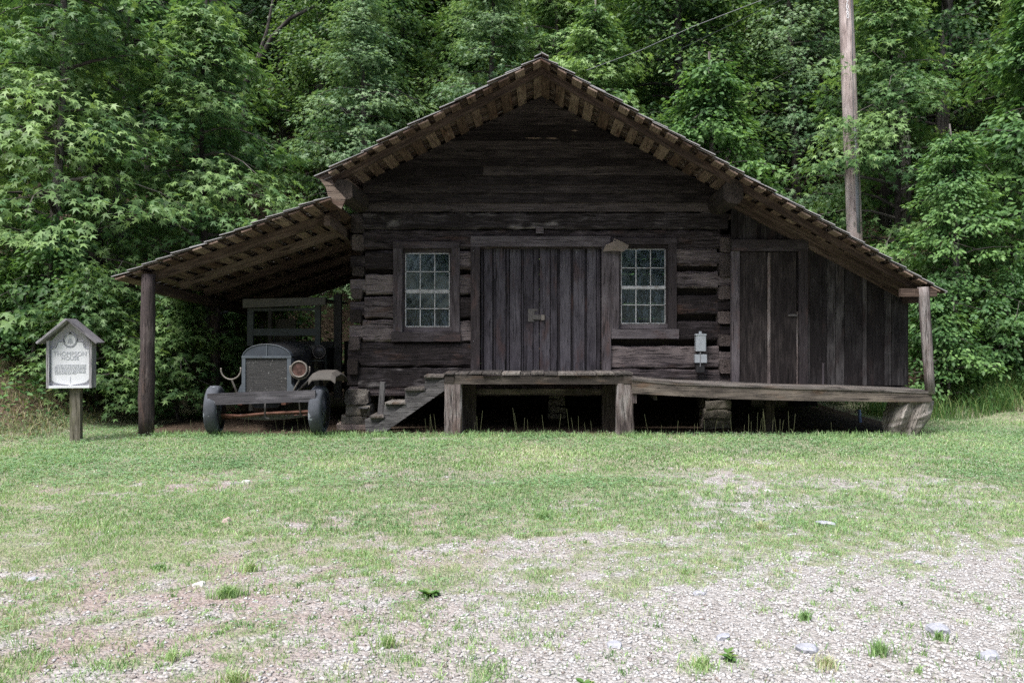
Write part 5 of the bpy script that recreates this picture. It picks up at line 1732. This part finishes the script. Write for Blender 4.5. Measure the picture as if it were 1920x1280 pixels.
# white clover heads
def puffs(name, X, Y, zlo, zhi, size, mat, seed):
    r = np.random.default_rng(seed); n = len(X)
    O8 = np.array([(1, 0, 0), (-1, 0, 0), (0, 1, 0), (0, -1, 0), (0, 0, 1), (0, 0, -1)], float)
    OF = np.array([(0, 2, 4), (2, 1, 4), (1, 3, 4), (3, 0, 4), (2, 0, 5), (1, 2, 5), (3, 1, 5), (0, 3, 5)])
    s = size * r.uniform(.6, 1.3, n)
    C = np.stack([X, Y, ground_z(X, Y) + r.uniform(zlo, zhi, n)], 1)
    V = C[:, None, :] + O8[None] * s[:, None, None]
    Fc = OF[None] + (np.arange(n) * 6)[:, None, None]
    o = link_mesh(name, fast_mesh(name, V.reshape(-1, 3), Fc.reshape(-1, 3), np.repeat(r.random(n), 6), mat, 3)); o['kind'] = 'stuff'


X, Y, c = turf_points(4600, -4.2, -.3, 71, 2.0)
k = fbm(X, Y, .5, 15.0) > .46
puffs('clover_flowers', X[k], Y[k], .03, .06, .0055, 'clover_head', 4)


# pebbles over the bare ground
def pebbles(n, y0, y1, seed, smin, smax):
    r = np.random.default_rng(seed)
    Y = r.uniform(y0, y1, n); X = r.uniform(-1, 1, n) * ((Y + D) * .69 + .3)
    c = cover(X, Y)
    rightw = sstep(-2.5, 2.0, X)
    k = r.random(n) < (1 - c) ** 1.5 * (.45 + .55 * rightw)
    X, Y, rightw = X[k], Y[k], rightw[k]; n = len(X)
    O8 = np.array([(1, 0, 0), (.3, .95, 0), (-.8, .6, 0), (-.8, -.6, 0), (.3, -.95, 0), (.1, .1, .7), (0, 0, -.6)], float)
    OF = np.array([(0, 1, 5), (1, 2, 5), (2, 3, 5), (3, 4, 5), (4, 0, 5), (1, 0, 6), (2, 1, 6), (3, 2, 6), (4, 3, 6), (0, 4, 6)])
    jit = r.uniform(.65, 1.3, (n, 7, 3))
    s = smin + (smax - smin) * r.random(n) ** 3.5
    a = r.uniform(0, 6.28, n); ca_, sa = np.cos(a), np.sin(a)
    B = O8[None] * jit * np.array([1, .75, .7])[None, None]
    V = np.stack([B[..., 0] * ca_[:, None] - B[..., 1] * sa[:, None], B[..., 0] * sa[:, None] + B[..., 1] * ca_[:, None], B[..., 2]], 2) * s[:, None, None]
    V += np.stack([X, Y, ground_z(X, Y) + s * .15], 1)[:, None, :]
    Fc = OF[None] + (np.arange(n) * 7)[:, None, None]
    tn = np.clip(r.normal(.50 + .2 * rightw, .2, n), 0, 1)
    return fast_mesh('gravel', V.reshape(-1, 3), Fc.reshape(-1, 3), np.repeat(tn, 7), 'pebble', 3)


for a_ in ((75000, -8.75, -6.0, 81, .002, .016), (30000, -6.0, -2.5, 82, .004, .018)):
    o = link_mesh('gravel', pebbles(*a_)); o['kind'] = 'stuff'


# single rocks, litter and weeds one can pick out
def rock(px, py, w, h, mat, label, seed, Y=None):
    g = G(px, py)
    s = F / (g.y + D)
    z = float(ground_z(g.x, g.y))
    mb = rock_mb((g.x, g.y, z + h / s * .1), w / s / 2, w / s / 2 * .8, h / s * .6, seed, 2)
    tag(obj('rock', mb, mat, loc=(g.x, g.y, z)), label, 'rock')


rock(461, 900, 15, 9, 'white_stone', 'small bright white rock in the grass left of centre', 1)
rock(425, 972, 17, 14, 'pink_stone', 'pinkish rock in the grass below the white one', 2)
rock(374, 1086, 26, 10, 'white_stone', 'flat white scrap of stone beside a dense grass tuft', 3)
rock(1548, 978, 36, 12, 'grey_stone', 'flat grey rock in the grass at the right', 4)
rock(1311, 1102, 24, 10, 'grey_stone', 'pale rock in the gravel right of centre', 5)
rock(1440, 915, 14, 6, 'white_stone', 'small pale rock in the grass right of centre', 6)
rock(1150, 1196, 32, 14, 'grey_stone', 'grey flat rock in gravel near the bottom, centre right', 7)
rock(1515, 1207, 44, 16, 'grey_stone', 'broad grey rock in the gravel by a brown weed tuft', 8)
rock(1762, 1172, 46, 20, 'grey_stone', 'large pale grey rock in the gravel at the lower right', 9)
rock(1855, 1218, 42, 18, 'grey_stone', 'grey rock nearest the lower right corner', 10)
rock(1354, 1184, 30, 16, 'grey_stone', 'grey rock beside a green weed near the bottom', 11)
rock(1660, 1275, 50, 14, 'white_stone', 'white rock cut by the bottom edge at the right', 12)
rock(1720, 1045, 16, 10, 'grey_stone', 'small blue-grey rock where grass meets gravel at the right', 13)
rock(60, 1075, 20, 8, 'grey_stone', 'small grey rock near the left edge', 14)
rock(690, 1275, 18, 10, 'stone', 'brown rock at the bottom edge, left of centre', 15)


def tuft(px, py, n, hpx, spread, label, kind='blade', tint=.5, seed=0, name='grass_tuft', cat='grass tuft', mat=None):
    g = G(px, py); s = F / (g.y + D); r = np.random.default_rng(seed + 400)
    z = float(ground_z(g.x, g.y))
    if kind == 'blade':
        a = r.uniform(0, 6.28, n); rad = np.minimum(np.abs(r.normal(0, .5, n)), 1.0) * spread / s * (1 + .5 * np.sin(a * 2 + seed))
        X = g.x + np.cos(a) * rad; Y = g.y + np.sin(a) * rad * .8
        me = blades(name, X - g.x, Y - g.y, hpx / s * r.uniform(.5, 1.2, n), .0055 + 0 * X, np.clip(r.normal(tint, .15, n), 0, 1), mat or 'grass_blade', seed, .9, z0=np.zeros(n) - .005)
    else:
        a = r.uniform(0, 6.28, n)
        pos = np.zeros((n, 3)); pos[:, 2] = r.uniform(.0, hpx / s * .5, n)
        dr = np.stack([np.cos(a), np.sin(a), r.uniform(.1, .7, n)], 1); nr = np.stack([-np.cos(a) * .3, -np.sin(a) * .3, np.ones(n)], 1)
        V, Fc, T = leaf_arrays('ovate', pos, dr, nr, spread / s * r.uniform(.6, 1.1, n), np.clip(r.normal(tint, .15, n), 0, 1))
        me = fast_mesh(name, V, Fc, T, mat or 'weed_leaf', 3)
    o = link_mesh(name, me, None, (g.x, g.y, z)); tag(o, label, cat)


tuft(428, 1108, 260, 26, 26, 'dense round green grass tuft right of the white stone scrap', seed=1, tint=.55)
tuft(1650, 1215, 150, 34, 30, 'dark green spiky grass tuft in the gravel, lower right', seed=2, tint=.5)
tuft(1760, 1188, 90, 22, 20, 'grass tuft growing against the large pale rock', seed=3)
tuft(1020, 965, 120, 22, 18, 'taller grass tuft near the middle of the lawn', seed=4)
tuft(1510, 1148, 120, 22, 16, 'small dark tuft in the gravel right of centre', seed=5, tint=.45)
tuft(470, 1060, 140, 24, 30, 'light green tuft behind the dense round one', seed=6, tint=.75)
tuft(730, 1200, 100, 30, 26, 'thin yellow-green tuft in reddish gravel', seed=7, tint=.75)
tuft(1427, 990, 120, 20, 18, 'olive grass tuft near the flat grey rock', seed=28, tint=.95)
tuft(300, 1055, 120, 14, 24, 'low green tuft in the left foreground', seed=9, tint=.35)
tuft(1550, 1235, 130, 24, 34, 'dry brownish weed tuft beside the broad grey rock', seed=30, tint=1.0, name='dry_tuft')
tuft(805, 1105, 22, 10, 24, 'dark green broad-leaved rosette weed in the gravel centre', 'leaf', .6, 11, 'rosette_weed', 'weed')
tuft(1365, 1225, 14, 30, 22, 'light green broad-leaved weed near the bottom, right of centre', 'leaf', .7, 12, 'rosette_weed', 'weed')
tuft(1095, 1272, 14, 18, 22, 'bright green weed at the bottom edge', 'leaf', .6, 13, 'rosette_weed', 'weed')
tuft(440, 1268, 190, 26, 28, 'light grass tuft at the bottom edge, left', seed=14, tint=.8)
tuft(325, 1225, 60, 26, 16, 'small bright tuft in the lower left gravel', seed=15, tint=.75)
tuft(1320, 1240, 120, 26, 40, 'sprawling light green tuft around the broad-leaved weed', seed=16, tint=.75)

# seed-head stalks standing before the dark gap under the cabin
vs_ = []
stk = MB().tube([(0, 0, -.01), (.004, 0, .6), (.006, .004, 1.0)], [.0016, .0013, .0012], 4)
o_s = obj('weed_stalk', stk, 'stalk', None, loc=(0, 0, 0))
st_mesh = o_s.data
hd = MB().lathe((.006, .004, .98), (0, 0, 1), [(0, .003), (.012, .010), (.028, .010), (.04, .004)], 6)
o_h = obj('seed_head', hd, 'seed_head', o_s)
hd_mesh = o_h.data
SX = [458, 466, 520, 531, 560, 575, 590, 596, 800, 806, 812, 818, 900, 968, 971, 982, 990, 1020, 1047, 1068, 1076, 1085, 1098, 1216, 1270, 1302, 1308, 1322, 1340, 1357, 1372, 1403, 1408, 1420, 1424, 1430, 1434, 1437, 1447, 1456, 1462, 1466, 1480, 1487, 895, 888, 1110, 1395, 640, 360, 1240, 1560]
SH_ = [28, 30, 26, 20, 24, 26, 34, 30, 22, 30, 26, 30, 36, 42, 33, 22, 20, 28, 29, 40, 24, 26, 14, 32, 20, 14, 14, 22, 22, 14, 24, 32, 18, 34, 24, 36, 32, 42, 22, 26, 22, 20, 36, 32, 26, 14, 18, 12, 20, 20, 12, 16]
for i, (x, h_) in enumerate(zip(SX, SH_)):
    Y = -.80 + R_.uniform(-.10, .04)
    if 1150 < x < 1760: Y -= .10
    p = P(x, 812, Y)
    if i == 0: so, ho = o_s, o_h
    else:
        so = o_s.copy(); COL.objects.link(so); ho = o_h.copy(); COL.objects.link(ho); ho.parent = so
    so.location = (p.x, p.y, 0)
    k = (h_ + 8) / 137.0
    so.scale = (1, 1, k); ho.scale = (1, 1, 1)
    so.rotation_euler = (R_.uniform(-.12, .12), R_.uniform(-.18, .18), R_.uniform(0, 6))
    zone = ('under the parked truck' if x < 625 else 'behind the steps' if x < 700 else 'below the wooden steps' if x < 840 else 'between the stoop posts' if x < 1160 else 'left of the shaded stone pier' if x < 1318 else 'beside the shaded stone pier' if x < 1380 else 'right of the shaded stone pier')
    ZN[zone] = ZN.get(zone, []) + [(x, so)]
for zone, lst in ZN.items():
    lst.sort(key=lambda q: q[0])
    for i, (x, so) in enumerate(lst):
        tag(so, ORD[i] + ' seed-head stalk from the left, ' + zone, 'weed', 'seed-head stalks before the cabin')

# taller fringe grass along the foot of the house
r = np.random.default_rng(90)
X = r.uniform(-5.3, 5.6, 5200); Y = -.88 + r.normal(0, .05, 5200) - .10 * (X > 1.2)
k = r.random(5200) < sstep(.42, .66, vnoise(X, Y * 0, 2.3, 3.0)) * .9 + .25
X, Y = X[k], Y[k]
o = link_mesh('fringe_grass', blades('fringe_grass', X, Y, r.uniform(.03, .13, len(X)), .007 + 0 * X, np.clip(r.normal(.45, .2, len(X)), 0, 1), 'grass_blade', 91, .8)); o['kind'] = 'stuff'
# long weeds at the foot of the wood on the right, rough grass on the left bank
r = np.random.default_rng(95)
X = r.uniform(5.7, 13.5, 16000); Y = r.uniform(1.2, 3.2, 16000)
k = r.random(16000) < .25 + .75 * (vnoise(X, Y, 1.6, 2.0) > .45)
X, Y = X[k], Y[k]
o = link_mesh('long_weeds', blades('long_weeds', X, Y, r.uniform(.12, .50, len(X)), .010 + 0 * X, np.clip(r.normal(.55, .25, len(X)), 0, 1), 'weed_leaf', 96, 1.0)); o['kind'] = 'stuff'
X = r.uniform(-13.5, -6.0, 26000); Y = r.uniform(-2.2, 1.5, 26000)
k = r.random(26000) < .75 * (ground_z(X, Y) > .02)
X, Y = X[k], Y[k]
o = link_mesh('bank_grass', blades('bank_grass', X, Y, r.uniform(.04, .16, len(X)), .008 + 0 * X, np.clip(r.normal(.62, .28, len(X)), 0, 1), 'dry_grass', 97, 1.2)); o['kind'] = 'stuff'
# leafy sprigs crossing in front of the utility pole
r = np.random.default_rng(140)
for (px, py, nlf, sp, lab) in ((1588, 122, 60, .26, 'upper leafy sprig crossing the utility pole'), (1576, 238, 55, .24, 'leafy sprig at the left side of the utility pole, halfway up'), (1600, 226, 40, .18, 'small leafy sprig on the right side of the utility pole'), (1572, 300, 50, .24, 'lowest leafy sprig left of the utility pole above the roof')):
    c = P(px, py, 4.2)
    pos = r.normal(0, 1, (nlf, 3)) * np.array([sp, .12, sp * .35])
    dr = r.normal(0, 1, (nlf, 3)) * np.array([1, .6, .3]) + np.array([0, -.3, -.4]); nr = r.normal(0, .4, (nlf, 3)) + np.array([0, -.6, .8])
    V, Fc, T = leaf_arrays('star', pos, dr, nr, .13 * r.uniform(.6, 1.1, nlf), np.clip(r.normal(.7, .15, nlf), 0, 1))
    V = np.concatenate([V, np.array([(-sp * 1.3, .02, -.08), (sp * 1.3, .02, .06), (sp * 1.3, .035, .06), (-sp * 1.3, .035, -.08)])]); m0 = len(V) - 4
    Fc = np.concatenate([Fc, np.array([(m0, m0 + 1, m0 + 2), (m0, m0 + 2, m0 + 3)])]); T = np.concatenate([T, np.zeros(4)])
    o = link_mesh('leafy_sprig', fast_mesh('leafy_sprig', V, Fc, T, 'leaf_star', 3), None, c); tag(o, lab, 'sprig')
# small weeds sprinkled over the gravel in front
r = np.random.default_rng(120)
n0 = 1500
cyy = r.uniform(-8.75, -4.5, n0); cxx = r.uniform(-1, 1, n0) * ((cyy + D) * .69 + .2)
k = r.random(n0) < (.25 + .75 * (vnoise(cxx, cyy, 1.4, 63.0) > .45)) * (.35 + .65 * sstep(2.5, -1.0, cxx))
cxx, cyy = cxx[k], cyy[k]; nb_ = 26
ii = np.repeat(np.arange(len(cxx)), nb_)
rad = np.abs(r.normal(0, .028, len(ii))) * r.uniform(.5, 1.8, len(cxx))[ii]; aa = r.uniform(0, 6.28, len(ii))
X, Y = cxx[ii] + np.cos(aa) * rad, cyy[ii] + np.sin(aa) * rad
tn = np.clip(r.normal(.55, .2, len(cxx))[ii] + r.normal(0, .1, len(ii)), 0, 1)
o = link_mesh('gravel_weeds', blades('gravel_weeds', X, Y, r.uniform(.010, .034, len(X)) * r.uniform(.6, 1.4, len(cxx))[ii], r.uniform(.003, .006, len(X)), tn, 'grass_blade', 121, 1.3)); o['kind'] = 'stuff'
